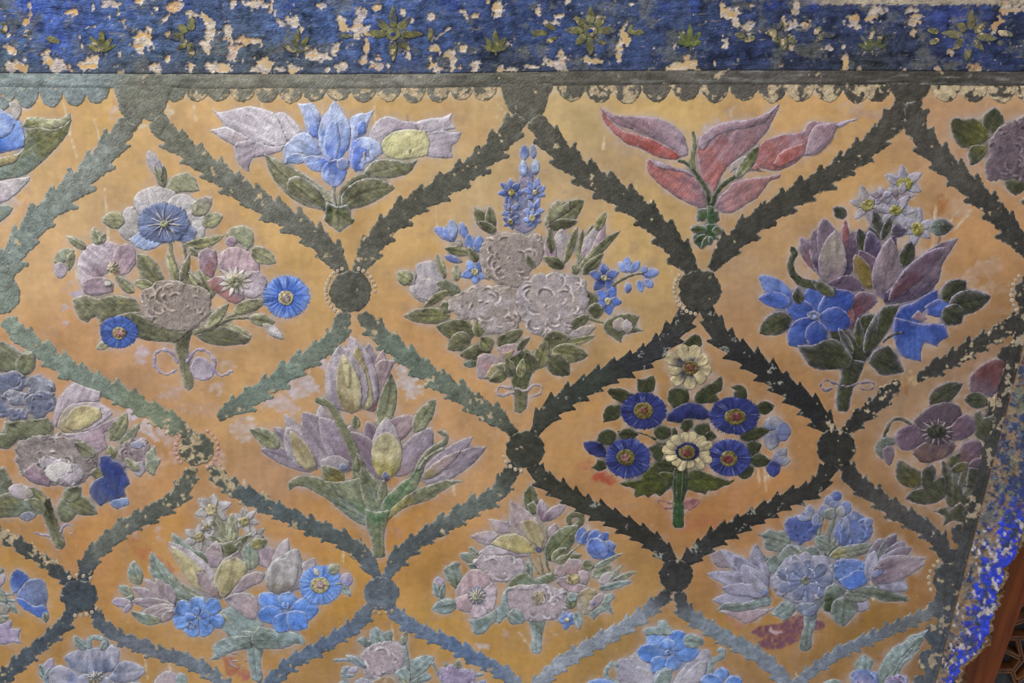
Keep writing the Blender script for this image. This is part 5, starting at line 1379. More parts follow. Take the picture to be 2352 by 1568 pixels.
build_bouquet('flower_bouquet', 'left edge bouquet with a white centred pink rose and a scrap of deep blue petal', 'bouquet', 0, 780, 3.2, '''
G leaf g1,gc -60 40 20 15 90 45 150 90 240 80 260 130 240 220 180 260 80 240 -60 230
L leaf g1,gc 150 240 240 90 130
G stem g1,g3 270 1170 370 1160 390 1250 430 1350 480 1500 450 1540 410 1525 380 1460 340 1360 @330,1180,450,1530
L leaf g1,g2 330 1200 200 1080 90
> blue_rose
P petal b8,ba -60 260 60 230 160 250 210 280 200 350 100 400 -60 400
P petal b8,w3 200 270 300 260 380 300 400 380 330 420 220 410 190 340
P petal b8,w3 30 390 110 370 200 390 210 450 150 490 60 480
P petal b8,ba 200 420 300 370 410 390 400 480 350 540 260 570 190 520
P petal b8,ba -60 380 30 420 80 490 180 500 200 570 120 590 -60 550
< L leaf gc,g1 100 760 60 590 120
L leaf g1,gc 250 760 150 600 120
L leaf g1,g2 340 720 330 570 110
G leaf g1,gc 30 600 200 590 350 570 380 660 300 740 150 720 60 800 -60 780 -60 690 40 690
> tulip
G petal p1,p2 395 620 410 500 450 400 550 310 620 340 740 380 730 450 560 470 450 560 420 650 @410,640,560,330
G petal p1,y4 420 640 460 530 540 470 700 460 800 500 830 550 740 620 640 670 500 690 @460,660,800,510
G petal y1,y4 480 640 520 520 620 480 740 500 750 570 660 630 560 670 @490,660,740,530
G petal p2,p1 460 690 640 670 780 600 880 560 860 650 760 680 790 790 720 840 640 790 540 740 @480,690,860,600
<L leaf g4,g1 810 740 930 535 110 .06
L leaf g4,g8 870 780 1030 610 60 .1
S ribbon w1,w4 24 18 440 680 400 720 380 740
P rose p4,p3 100 800 170 740 300 700 450 710 600 740 700 820 720 930 640 1030 520 1080 400 1060 250 1040 150 980
P rose w2,p1 270 860 400 860 540 900 620 980 560 1060 440 1050 350 1000
G petal w5,w1 330 960 360 920 440 890 530 910 540 960 470 990 420 1040 370 1020
G petal pa,p2 180 960 250 900 320 960 380 1020 360 1080 270 1060 200 1020
L leaf g1,g4 700 850 550 750 90
L leaf g1,g2 780 1000 670 960 90
G leaf g1,g8 -60 1000 30 930 60 990 100 1080 60 1150 -60 1180
> rose_bud
P petal p4,p2 880 800 940 740 1050 730 1110 770 1100 850 1060 930 960 960 890 900
G petal w3,b7 960 760 1020 735 1090 750 1050 790 980 790
G petal w2,p1 980 900 1050 890 1080 960 1030 1010 980 980
<G leaf g4,g8 1080 830 1140 775 1150 850 1185 880 1130 1000 1080 960 1070 900
L leaf g4,g1 830 870 810 770 70
L leaf g4,gc 1020 960 920 860 60
> blue_petal
G petal b4,ba 730 860 820 840 830 880 900 910 920 960 960 1060 910 1090 930 1150 880 1160 860 1240 800 1180 740 1225 700 1190 655 1120 690 1040 760 1000 730 930 @720,1200,800,860
G petal bc,b3 850 1170 940 1160 950 1210 860 1245 800 1200
<G leaf g1,g8 -60 1170 60 1120 150 1150 260 1190 320 1260 250 1290 120 1300 -60 1310 @300,1250,-60,1240
L petal b8,w3 210 1330 200 1260 120
L petal p1,w4 250 1140 60 1090 110
G leaf g1,g4 180 1170 270 1160 340 1230 330 1290 250 1240
G leaf g1,gc 420 1250 440 1170 500 1160 560 1220 550 1300 500 1340 450 1330
L leaf g1,g2 490 1170 715 1280 120 -.05
L leaf g1,gc 470 1170 600 1080 100
S ribbon p6,p2 14 10 440 1410 480 1360 530 1370 545 1410 510 1430
S ribbon p6,p1 12 8 360 1440 300 1430 240 1410
''', rim='B0AAA8', base_at=(450, 1500), pal='b8:7E8090 ba:50587C w3:9A9AA6 g1:6C6C56 p4:8A7E7E p3:9C928E b4:34427C b6:46568C')

build_bouquet('flower_bouquet', 'lower bouquet of narcissi over yellow tulips with an aqua stalk and a blue daisy', 'bouquet', 250, 1120, 3.5, '''
G leaf_tuft g9,g8 870 1010 1000 940 1100 1000 1190 1060 1240 1100 1220 1200 1130 1260 1020 1240 940 1160 880 1090
G stem g9,g8 1060 1150 1200 1150 1240 1290 1220 1400 1235 1530 1200 1560 1150 1540 1130 1420 1110 1320 @1150,1180,1190,1550
G leaf g9,g8 800 1385 850 1350 830 1280 900 1220 1020 1190 1140 1180 1150 1280 1060 1300 960 1330 890 1370 @1140,1230,820,1370
G leaf g9,g8 1150 1200 1200 1110 1300 1130 1450 1150 1550 1190 1580 1260 1500 1250 1400 1290 1260 1290 1170 1280 @1150,1220,1570,1240
> narcissus
R petal w2,w4 830 175 165 6 -20 .85 .46
E flower_center y4,y1 825 172 48 46
> narcissus
R petal w2,w4 725 400 145 6 -30 .85 .46
E flower_center y4,y1 728 392 42 40
> narcissus
R petal w2,w4 1095 255 120 6 20 .95 .44
E flower_center y6,y4 1085 268 42 40
> narcissus
R petal w4,w2 800 310 80 5 10 .8 .46
E flower_center y4,y1 795 310 26 24
> narcissus
R petal w4,w2 1190 370 80 5 30 .8 .46
<S stalk g4,g1 36 40 860 210 920 330 960 470
S stalk g1,g4 22 26 830 260 900 380 950 480
L leaf g4,g1 990 460 990 195 90
L leaf g4,g1 980 480 1000 280 60
L leaf g1,g4 970 500 1140 370 60
L leaf g1,g4 960 500 810 380 60
L leaf g4,g1 1000 530 1070 420 60
L leaf g1,g4 980 540 880 440 80
G leaf g1,gb 910 440 1000 420 1040 480 990 545 950 530
> tulip
L petal p5,p2 830 640 870 420 150 0 tulip
L petal p2,p5 1300 640 1170 460 170 .2 tulip
<L leaf g8,g4 770 640 500 355 90 -.08
L leaf g8,g1 780 620 680 500 90
L leaf g8,g4 1140 660 1140 430 150 -.04 tulip
L leaf g1,y6 1140 470 1280 430 80 -.1
> tulip
L petal p1,p2 880 880 480 430 200 .06 tulip
L petal y1,y4 830 840 500 460 150 .0 tulip
> tulip
L petal p1,p2 1340 840 1440 400 130 -.1
L petal p1,pa 1330 830 1370 550 180 0 tulip
L petal p1,p2 1400 830 1660 565 150 .1
L petal w2,p1 1340 830 1520 490 260 .0 tulip
G petal w2,w4 1265 780 1270 680 1320 590 1400 560 1500 600 1520 700 1480 790 1400 830 1310 830 @1370,830,1400,570
> tulip
L petal p5,y4 930 870 1040 500 220 0 tulip
L petal y1,y6 900 880 940 560 150 0 tulip
G petal y1,y4 870 780 860 690 920 600 1010 550 1100 600 1110 690 1040 760 970 840 900 880 @920,870,1020,560
G petal p5,p2 970 860 1020 790 1080 710 1180 670 1250 690 1230 750 1150 790 1060 840 @980,850,1240,700
G petal p5,r6 700 680 760 660 820 720 870 800 900 890 840 870 760 810 720 750 @890,880,710,670
G petal p5,p1 920 880 1020 840 1130 850 1190 900 1210 980 1170 1060 1130 1050 1060 1010 980 950 @930,880,1180,1050
<L leaf g8,g4 830 960 310 630 120 -.1
L leaf g8,g4 640 880 340 510 130 -.22
G leaf g8,g4 480 700 540 760 640 830 740 880 850 950 960 1040 1020 1130 960 1080 860 1010 700 920 560 860 500 790 @1000,1100,490,720
L leaf g8,g4 260 770 205 585 110 -.25
L leaf g8,g4 190 860 65 790 70 .05
G leaf g8,g4 130 880 200 850 200 900 140 920
> lilac_frond
L petal p2,p5 540 940 190 800 90 -.04
L petal p5,p2 540 940 280 730 80 .0
L petal p5,p2 530 930 380 720 90 .02
L petal p2,p5 530 920 470 760 80 0
L petal p2,p5 540 940 180 910 90 .0
L petal p5,p2 540 940 260 1010 90 0
L petal p2,p5 540 950 340 1060 90 0
L petal p5,p2 540 960 420 1080 80 0
<L petal p6,p1 190 930 20 910 80
L petal p6,p2 190 930 120 1000 50
L leaf g8,g4 430 1060 175 990 80 -.2
> blue_lily
R petal b1,b2 715 1040 215 7 10 .85 .6 petal
R petal bb,b2 720 1035 110 5 40 .7 .6 petal
E flower_center bc,b1 660 1100 40 34
> blue_lily
L petal bb,b2 1400 990 1205 860 170 0 petal
L petal b2,bb 1400 1000 1195 1030 150 0 petal
L petal bb,b2 1430 1000 1360 1160 160 0 petal
L petal b9,b2 1430 960 1450 830 160 0 petal
L petal bb,b2 1460 980 1685 975 190 0 petal
L petal b2,bb 1440 1000 1590 1125 170 0 petal
E flower_center b9,bc 1420 940 34 28
> cornflower
F petals b9,bb 1705 780 180 162
L petal w1,y4 1690 700 1650 640 40
E flower_center y1,y4 1698 778 78 66
E flower_center r6,p5 1700 776 34 30
<L leaf g4,g8 1770 680 1850 620 80
L bud p6,b7 1880 790 1940 685 110
L leaf g9,g8 1880 790 1945 870 50
S tendril g4,w1 12 8 1820 770 1870 765 1900 780
S ribbon p5,r6 14 10 1100 1390 1040 1340 990 1330
S ribbon p1,p5 12 10 1090 1430 1030 1440 985 1420 980 1390 1040 1390
''', rim='B4B4B0', base_at=(1190, 1540), pal='b2:5A84D0 bb:6A90D8 b1:7498D8 b9:7E9EDA p1:B4A9B0 p2:9C8C98 y1:B8AC86 y4:A29674 y6:A49A6C w2:B2ACAE w4:9C948C')

build_bouquet('flower_bouquet', 'lower middle bouquet with an open yellow and mauve tulip over pink anemones', 'bouquet', 980, 1090, 3.734, '''
G stem g9,g8 870 1240 1020 1240 1000 1330 985 1430 990 1510 950 1535 910 1525 895 1470 905 1400 890 1310 @940,1250,940,1530
L leaf g1,gb 920 340 900 75 120 -.15
G leaf g1,g4 860 250 870 290 900 330 935 330 950 270 920 220
> tulip
L petal p2,pa 1000 400 980 210 100
L petal p2,pa 990 400 1195 270 100 -.08
L petal p5,pa 1010 640 1110 410 110 .05
G petal p5,p2 520 375 600 385 700 400 720 500 620 500 580 450 @720,500,530,380
G petal p5,p1 370 530 450 495 570 485 620 520 560 580 560 610 470 590 @600,570,380,530
G petal p1,p2 430 690 480 640 560 600 700 640 900 680 870 700 760 710 700 680 560 700 490 700 @900,690,440,680
G petal p5,y4 720 200 750 240 860 300 950 380 1020 450 1035 520 1010 620 970 660 900 620 800 520 710 430 720 330 @970,650,740,220
G petal y4,y1 800 400 900 380 980 450 1010 540 980 630 920 590 850 520 @970,640,850,400
G petal y1,y6 550 590 620 530 720 505 820 520 890 580 930 670 800 670 680 640 @920,670,580,560
L petal p8,b8 965 665 960 600 60
<S tendril g1,ga 60 40 1140 560 1250 460 1330 400 1320 350 1260 340 1215 380 1235 420
L leaf ga,gb 1040 740 1300 430 180 -.1
L leaf g1,g4 1080 740 1200 620 100
L leaf g1,g4 1100 730 1330 680 80 .1
S stalk g4,g1 14 12 1200 690 1290 620 1330 590
> bellflower
L petal b6,b8 1310 590 1340 440 100 0 tulip
L petal b8,b6 1330 590 1400 470 80 0 tulip
> bellflower
L petal b6,b4 1410 640 1470 465 130
L petal b6,b8 1430 640 1560 490 100
L petal b7,b6 1440 640 1625 600 120
L petal b6,b7 1420 640 1620 690 120
G petal b7,b6 1370 600 1400 540 1480 540 1560 590 1550 680 1480 720 1420 710 1380 660 @1400,560,1500,700
<L leaf g8,g4 450 740 270 680 80
L leaf g8,g4 440 680 360 620 46
L leaf g8,g1 520 820 340 765 60
G leaf g8,g1 150 810 190 770 240 750 300 750 280 790 300 860 280 940 240 980 190 920 160 870 @270,960,220,760
S stalk g9,g8 30 24 130 1070 90 980 120 930
L bud p6,p1 110 960 100 870 90
L leaf g9,g8 100 1050 60 910 60
L leaf g9,g8 120 1060 150 930 50
L leaf g9,g8 260 1110 40 1150 120
P blossom p1,p5 400 740 470 690 620 690 740 690 830 750 840 820 780 890 680 910 570 920 520 850 440 800
> anemone
G petal p9,p5 250 1000 290 910 370 820 450 810 530 860 560 930 440 1030 300 1080 @430,1030,420,820
G petal pb,p9 560 920 600 970 600 1060 570 1160 480 1160 430 1030 @430,1030,600,1020
G petal p9,p5 245 1060 340 1020 430 1030 440 1160 350 1180 270 1160 @430,1040,270,1140
G petal pb,p9 380 1180 430 1050 500 1120 520 1190 450 1230 400 1220 @430,1040,450,1230
F stamens b8,p1 430 1030 80 78
R anther y2,w1 430 1030 88 12 0 .95 .17
E flower_center g4,b8 425 1030 32 28
<L leaf g8,ga 880 900 870 730 60
S stalk g4,g1 20 16 960 850 900 740 880 700
S stalk ga,g4 22 16 1000 860 980 760 960 690
S stalk ga,g4 20 16 1060 860 1030 760 1010 660
G leaf ga,g8 780 850 860 830 920 900 1000 860 1080 830 1120 880 1050 930 900 960 780 960 690 960 720 900
> anemone
G petal p5,r6 1090 850 1110 780 1180 760 1210 840 1160 880
G petal p5,r6 1170 780 1220 710 1320 730 1350 790 1290 870 1220 870 @1260,890,1260,720
G petal p5,p9 1300 820 1390 810 1400 890 1370 950 1300 920 @1260,890,1390,870
G petal p9,p2 1110 920 1150 870 1230 880 1300 930 1370 950 1360 1010 1270 1010 1180 980 @1250,890,1220,1010
E flower_center y1,y4 1255 890 58 50
<L leaf g4,g8 1420 870 1590 780 100
L leaf g4,g1 1330 760 1440 790 80
L leaf g4,g8 1440 790 1685 670 40
L petal w4,p1 1470 920 1660 850 110
L leaf g4,g8 1560 900 1685 770 30
L leaf g4,g8 1600 900 1800 830 40
L leaf g9,g8 1470 980 1770 910 60
P blossom p1,p5 660 1010 720 960 860 940 1000 930 1100 960 1190 1000 1215 1080 1180 1160 1090 1225 950 1255 830 1235 730 1180 670 1100
E flower_center y4,p5 960 1050 60 60
> rose_bud
G petal y4,w4 1285 1090 1300 1020 1380 960 1450 990 1460 1080 1400 1200 1330 1190 @1330,1180,1420,980
G petal p5,p9 1420 1060 1490 1010 1540 1030 1490 1100 1420 1160 1380 1150
<G leaf g8,g9 1490 1120 1530 1030 1590 1015 1620 1050 1570 1100 1600 1200 1530 1170 1470 1200 1430 1245 1390 1200 1440 1150
L leaf g8,g1 1240 1150 1220 1010 90
L leaf g9,g8 1210 1060 1300 1020 70
G leaf g9,g8 650 1020 700 960 740 960 690 1010 700 1120 720 1200 660 1230 620 1280 580 1240 520 1250 590 1160 640 1100
G leaf g9,g8 340 1240 420 1235 510 1200 590 1150 600 1230 550 1290 500 1350 430 1370 390 1340 385 1290 @600,1190,400,1350
L leaf g9,g8 700 1180 830 1270 130 -.1
> forget_me_not
R petal b1,b2 1205 1240 92 5 30 .95 .66
E flower_center y2,g4 1203 1240 24 20
<L leaf g9,g8 1270 1170 1305 1330 70 -.15
L petal b7,p1 1400 1080 1440 1100 40
''', rim='B8B4B0', base_at=(940, 1510), pal='p1:B6AAB2 p2:9E8E98 y1:B8AA80 y6:AA9C5C y4:9E9070 b6:5670B8 b4:44589C b7:7488C4')

build_bouquet('flower_bouquet', 'lower right bouquet of lilac tulips and blue globe flowers, mauve stain below', 'bouquet', 1600, 1110, 3.92, '''
G stem g8,g9 960 1180 1090 1180 1070 1280 1040 1360 1030 1470 1000 1505 950 1505 925 1470 940 1380 965 1290 @1020,1190,980,1500
S stalk g8,b8 110 80 1120 1010 1060 1100 1030 1200
G petal p9,p5 200 1150 350 1130 600 1130 700 1120 560 1210 440 1260 380 1220
G petal p6,p5 1440 1060 1540 1060 1560 1120 1480 1160 1430 1140
G leaf g8,g4 540 455 600 445 660 415 720 430 800 425 860 480 830 560 780 610 700 610 620 590 600 540 620 500 @820,530,550,460
S stalk g4,g1 50 36 1160 640 1180 480 1230 330 1250 220
S stalk g4,g1 36 24 1160 620 1100 480 1130 330 1130 250
S stalk g4,g1 36 26 1180 620 1260 480 1330 330 1340 220
S stalk g1,g4 40 26 1180 640 1300 520 1380 420
> bluebell_spray
E bud b6,b8 1255 115 52 46
E bud b8,b7 1190 150 46 40
E bud b7,w3 1240 180 40 30
E bud b8,p7 1150 245 56 54
E bud b7,b6 1345 215 50 60
E bud g4,b8 1200 270 60 50
E bud w4,b8 1300 250 40 50
< > blue_globe
P petal b6,b4 800 420 800 350 860 300 920 270 1000 270 1090 300 1115 370 1080 450 1000 520 930 540 850 510
L petal b8,w4 1010 330 1020 185 90
L petal b8,b6 1000 320 900 290 60
L petal b8,b7 1050 380 1090 270 80
< > blue_globe
P petal b7,b6 1240 440 1300 330 1380 270 1480 280 1560 330 1590 420 1560 510 1480 550 1360 570 1280 540
L petal b8,b7 1440 330 1400 240 90
L petal b7,b8 1500 360 1590 330 80
L petal b8,b6 1300 560 1340 280 90 .1
<G leaf g8,g4 800 560 860 545 960 580 1050 560 1110 620 1060 680 900 680 760 740 710 700 740 640
L leaf g8,g4 1200 560 1060 490 120
L leaf g8,y4 960 640 820 550 60
L leaf g4,y6 1190 650 1635 555 110 .0
L leaf g8,g4 680 800 550 605 120 -.2
G leaf g8,g9 630 700 700 640 760 700 740 760 700 800 650 790
> tulip
G petal p5,p6 120 640 200 600 250 680 300 760 200 750 150 710
L petal p6,p2 620 900 215 590 150 -.02 tulip
L petal p6,p7 640 900 540 535 160 -.2 tulip
L petal p7,p6 650 940 330 640 190 -.1 tulip
L petal p6,p7 640 950 90 810 160 .03 tulip
L petal p6,p7 640 960 400 720 200 -.1 tulip
L petal p6,p7 640 960 130 1050 150 -.08 tulip
G petal p6,p7 220 940 320 900 450 890 560 900 640 950 560 1010 440 1010 300 990 @620,950,230,930
L petal p6,w2 650 950 480 770 90 -.3 tulip
G petal b7,b6 560 910 640 940 640 990 590 970
<G leaf g8,g9 190 1140 220 1090 300 1065 420 1070 520 1040 620 1010 680 1040 650 1100 560 1110 440 1140 330 1150 230 1130 @680,1060,200,1130
G leaf g9,g8 660 1180 720 1110 780 1060 860 1070 900 1100 860 1180 780 1245 740 1200 @860,1090,700,1200
> blue_rose
P petal w3,p6 660 870 720 780 780 700 860 640 980 630 1110 640 1200 680 1230 760 1220 880 1180 980 1100 1040 980 1090 860 1070 760 1030 700 970
R petal b8,b7 980 870 250 9 0 .85 .42 petal

E flower_center g4,g1 975 865 42 38
<G leaf b8,g9 880 1110 960 1070 1060 1060 1090 1110 1060 1180 980 1190 920 1160
G leaf g8,gb 1150 950 1240 890 1340 950 1420 990 1300 1000 1330 1080 1220 1150 1140 1150 @1150,1060,1380,980
G leaf g8,g1 1210 1160 1230 1060 1330 1020 1430 1060 1450 1130 1400 1210 1320 1290 1240 1240 @1330,1030,1310,1280
L leaf g4,g1 1330 990 1560 1030 100
G leaf g1,g8 1340 960 1450 930 1580 925 1700 950 1800 990 1890 1010 1912 1060 1800 1060 1680 1060 1600 1030 1480 980 @1340,960,1900,1040
> blue_rose
P petal b9,b6 1235 740 1270 680 1350 665 1440 690 1530 720 1550 820 1520 900 1420 945 1330 930 1260 860
G petal b2,bb 1280 860 1350 820 1440 770 1530 790 1520 890 1420 940 1330 930
> tulip
L petal p2,p6 1550 760 1670 490 110 -.05
L petal p8,g8 1620 700 1800 450 110 .0
L petal p2,p8 1640 700 1880 520 100
L petal p2,p7 1600 730 1940 575 120 0
L petal p6,p7 1540 860 1600 600 120 0
L petal p6,pa 1560 860 1910 950 160 -.1
G petal p5,pa 1560 840 1600 720 1700 650 1850 640 1960 660 2075 665 2020 700 2065 720 1960 800 1850 860 1700 900 1600 890 @1560,860,2050,690
L petal b7,p7 1560 830 1680 770 60
''', rim='A8A8B4', base_at=(980, 1490), pal='p6:9C98AC p7:8A86A0 p2:887A88 p8:5E5462 pa:7A6A7A b6:5A68A2 b4:3E4882 b7:7480AA b8:767C98 g8:76807A g4:80847A g1:5E6454 p5:94848C b2:5070B8 b9:6E88C4')

build_bouquet('flower_bouquet', 'right edge bouquet of a dusky purple anemone with a dark red bud above', 'bouquet', 2000, 800, 3.136, '''
L leaf g3,g1 420 400 665 250 120 -.05
S tendril g1,g8 24 20 290 545 220 510 150 520 110 600 80 660
G leaf g8,g3 35 740 40 680 90 640 160 640 180 690 130 700 100 740 80 800
L petal p2,p8 120 700 135 845 90 0 tulip
> bud
G petal r4,p2 710 300 715 220 760 150 850 90 930 75 965 100 940 200 910 300 870 350 800 330 740 320 @830,340,880,90
<L leaf g3,g1 840 370 670 370 110
S stalk g1,g3 18 14 850 380 840 450 790 560
G leaf g1,g3 745 460 790 440 810 500 890 470 920 540 890 640 800 650 750 620
G stem g1,g8 540 1100 560 1000 550 850 600 800 640 900 650 1000 690 1080 660 1140 600 1160 @600,850,610,1150
L leaf g1,g3 570 1080 520 800 60
L leaf g1,g4 660 1060 820 930 60
L leaf g1,g4 630 1000 740 830 70
> anemone
G petal p8,pa 310 520 380 450 460 400 560 385 640 420 650 480 600 540 480 600 360 580 @480,600,520,390
G petal pa,p8 175 640 200 590 270 555 360 570 420 640 330 710 260 735 200 710 @480,600,190,660
G petal pa,r6 600 530 640 490 700 480 750 530 740 600 680 650 580 660 520 640 @490,610,740,560
G petal r6,p8 300 760 330 710 450 650 560 650 620 700 560 770 450 815 370 820 @480,620,380,820
F stamens p8,p8 470 600 120 90
R anther w4,pa 475 600 135 13 0 .75 .12
E flower_center gb,k1 470 590 72 50
<L petal pa,r6 640 810 790 670 150
L leaf g1,g2 570 850 640 750 70
L leaf g2,g1 580 880 710 820 60
G leaf g1,y5 190 800 230 810 290 850 350 880 370 960 330 1010 250 990 190 940 180 870 @360,980,200,820
G leaf g3,g1 360 930 380 870 440 830 470 880 450 960 480 930 530 920 540 1000 520 1080 430 1120 350 1120 240 1080 290 1030 370 1000 @520,1080,400,850
L petal pa,p8 700 860 800 790 70
G leaf_tuft g1,g3 440 1170 540 1140 560 1170 640 1100 700 1150 660 1180 720 1270 600 1240 520 1280 530 1200
G leaf g3,g1 700 850 780 860 760 960 740 1010 680 990
''', rim='9A8E96', base_at=(600, 1150), pal='p8:544650 pa:645060 p2:6E5C68 r6:6A524E r4:603A3C g1:4C4C38 g3:3A3C30 g8:6A7068 gb:363A2C y4:8A7C5A w4:857A70 y5:5E5830 g2:5C5A3A g4:66665A')

build_bouquet('flower_bouquet', 'blue bloom with big drooping olive leaf, cut by the upper left border', 'bouquet', 0, 220, 3.733, '''
G leaf g4,g2 190 260 230 190 330 180 420 200 500 195 560 170 605 145 600 200 540 260 400 290 300 280 @200,270,600,160
G leaf g1,g8 -80 560 60 530 180 470 215 360 220 290 330 270 450 290 540 260 610 200 590 300 520 400 430 500 300 620 180 690 -80 730 @-60,650,600,200
G leaf y4,g1 -80 540 60 520 180 490 120 570 -80 620
> blue_lily
G petal b1,b2 -80 100 0 110 70 150 150 200 190 260 215 370 200 440 100 470 -80 500 @-50,400,150,200
G petal b1,b3 -80 120 60 150 130 240 80 330 -80 380
<G petal w4,w1 80 60 130 50 185 100 180 160 140 210 100 140
G petal w1,p1 -80 760 60 720 180 700 260 690 240 740 140 840 60 900 -80 950 @-40,860,250,700
G leaf g8,g4 -80 980 40 930 110 960 80 1020 -20 1090 -80 1090
''', rim='BDB8B0', base_at=(20, 600))
build_bouquet('flower_bouquet', 'mauve peony with three dark leaves, cut by the upper right border', 'bouquet', 2050, 220, 3.92, '''
G leaf g3,y5 525 240 560 200 640 210 720 200 800 240 850 300 870 380 800 430 700 460 620 465 560 400 530 320 @850,400,540,230
G leaf g3,g1 800 240 830 160 920 100 970 150 1000 220 960 280 900 340 840 300 @850,330,930,110
G leaf g3,y5 680 520 720 450 850 440 840 530 770 600 700 625 @840,460,700,610
G leaf g3,g1 990 760 1100 740 1200 760 1180 850 1110 900 1040 850 @1150,760,1110,890
P peony p4,p8 830 650 850 560 870 480 850 400 920 330 1020 250 1120 200 1260 160 1400 200 1500 500 1400 760 1250 780 1100 760 980 750 900 760 840 720
G leaf g3,g1 1150 950 1220 890 1300 900 1300 970 1180 980
''', rim='A9A29C', base_at=(1100, 700), pal='p4:77676E p8:544650 g3:40422F g1:4C4E38 y5:64602E')
build_bouquet('flower_bouquet', 'blue winged bud and lilac tulip scraps cut by the lower left border', 'bouquet', 0, 1280, 5.445, '''
> blue_bud
G petal b6,b1 120 330 150 200 210 130 280 170 340 220 380 270 300 330 230 420 160 450 @160,440,220,150
G petal b8,b7 230 420 300 330 380 270 500 265 570 330 600 450 590 560 560 640 430 600 300 520 210 480 @220,470,560,320
G petal bb,b6 190 500 300 520 430 600 540 590 600 660 615 740 540 770 400 700 270 620
L leaf g4,g8 560 680 580 820 80
<S stalk g9,g8 34 26 -60 450 60 460 170 460
S stalk g9,g8 34 26 80 540 190 540
L leaf g8,g4 90 560 225 700 70
G leaf g8,g4 -60 300 20 380 80 500 90 570 30 560 -60 500
G petal p1,p2 -60 160 20 180 70 220 60 300 30 350 -60 340
G leaf g8,g4 -60 120 10 120 60 170 -20 210 -60 200
G petal w4,w1 -60 570 60 570 130 620 100 700 -60 720
L leaf g4,g8 -60 810 120 730 80
> lilac_tulip
G petal p6,p7 -60 830 60 820 150 770 150 840 120 890 260 890 240 960 230 1020 280 1080 160 1060 60 1080 -60 1080 @-60,950,260,920
''', rim='A4AAB4', base_at=(20, 500))
build_bouquet('flower_bouquet', 'pale blue five petalled flower rising from the bottom border at the left', 'bouquet', 0, 1280, 5.445, '''
> bud
L petal p6,w3 560 1460 660 1250 130 0 tulip
L sepal g8,g9 560 1500 500 1330 100 0
L sepal g9,g8 570 1500 630 1370 60 0
<S stalk g9,b7 60 50 590 1700 580 1600 570 1480
> pale_flower
G petal w3,b8 800 1260 860 1200 960 1160 1080 1140 1200 1130 1320 1130 1400 1080 1490 1160 1490 1260 1460 1350 1400 1420 1200 1460 1000 1430 860 1350 @1180,1440,1200,1140
G petal w3,b7 640 1400 740 1350 850 1380 960 1450 1040 1560 900 1700 700 1650 620 1520 @1150,1500,680,1420
G petal w3,b8 1420 1420 1480 1330 1560 1290 1700 1320 1790 1380 1820 1450 1740 1510 1600 1560 1440 1560 1330 1530 @1250,1500,1790,1430
G petal w3,b7 980 1480 1100 1450 1300 1480 1450 1560 1400 1700 1000 1700
E flower_center y4,w4 1190 1500 90 80
R anther w3,y4 1200 1480 110 10 0 .8 .2
<L leaf g8,g9 1080 1140 920 980 110 -.1
S tendril g9,g8 60 50 1110 1120 1120 1020 1200 1000 1290 1020 1340 1060 1300 1120 1270 1110
L leaf g8,g9 1330 1040 1260 1150 80
> side_flower
G petal p1,p9 1930 1568 1960 1500 2020 1450 2110 1415 2200 1450 2260 1520 2240 1700 1960 1700
G petal p5,p1 1900 1620 1980 1590 2080 1640 2060 1720 1900 1720
G leaf g9,g8 2200 1500 2250 1430 2330 1480 2340 1560 2300 1700 2200 1640
<L leaf g9,g8 1880 1660 1640 1560 80 0
''', rim='B8BCC4', base_at=(1190, 1568))
build_bouquet('flower_bouquet', 'pink blossom between aqua leaves at the bottom border under pale slate boss', 'bouquet', 740, 1400, 6.19, '''
G leaf g9,g8 680 310 720 270 765 225 830 290 860 340 930 310 985 295 1000 370 990 430 900 460 800 500 700 500 670 400 @830,480,770,240
G leaf g9,g8 490 440 540 390 600 375 640 440 690 420 700 500 620 530 560 490 @680,480,500,430
P blossom p1,p5 540 720 560 640 640 560 720 540 700 500 760 470 850 430 960 430 1080 480 1150 560 1170 700 1100 830 980 900 860 920 760 990 640 960 580 860
P blossom w3,p1 460 1010 560 980 680 1000 800 960 900 1000 1000 1040 1000 1200 500 1200
G petal a1,y4 700 1010 860 950 1000 960 1120 1100 1000 1200 760 1160
S stalk g9,b8 50 36 600 800 480 720 340 710 165 720
L leaf g9,b8 620 810 330 640 90 .05
> bud
G petal p6,w3 350 860 420 810 520 820 500 880 420 910
G leaf g9,b8 255 890 300 810 400 800 340 860 350 920 470 900 440 960 350 970 300 950
<S stalk g9,b8 40 40 290 930 360 1060 380 1200
G leaf g9,b8 240 1030 300 1000 370 1060 360 1200 240 1200
S stalk g9,g8 60 50 1230 1100 1220 800 1180 500
L leaf g4,g9 1160 500 1200 300 90 -.1
G leaf g9,g8 1250 760 1300 700 1400 660 1500 645 1600 675 1560 760 1480 860 1380 930 1260 1000 @1240,980,1580,680
G leaf g9,g8 1240 1020 1360 960 1460 890 1520 910 1575 960 1500 1010 1380 1040 1360 1200 1240 1200 @1240,1060,1560,960
G leaf g9,g4 1030 880 1100 840 1200 800 1250 900 1240 1100 1180 1200 1120 1060 @1200,1150,1060,880
S stalk g9,b8 30 50 1570 750 1640 900 1730 1080 1760 1200
> lilac_blossom
P petal p7,p6 1660 880 1720 800 1800 790 1900 830 2000 830 2120 860 2180 940 2150 1030 2100 1200 1780 1200 1700 1000
L sepal g8,g4 1760 800 1740 730 40
L sepal g8,g4 1930 830 1940 710 90
<L leaf g9,b8 2190 930 2310 900 40
G leaf b7,b8 2170 1050 2240 1020 2310 990 2330 1030 2320 1200 2170 1200
''', rim='B4B8BC', base_at=(1230, 1040))
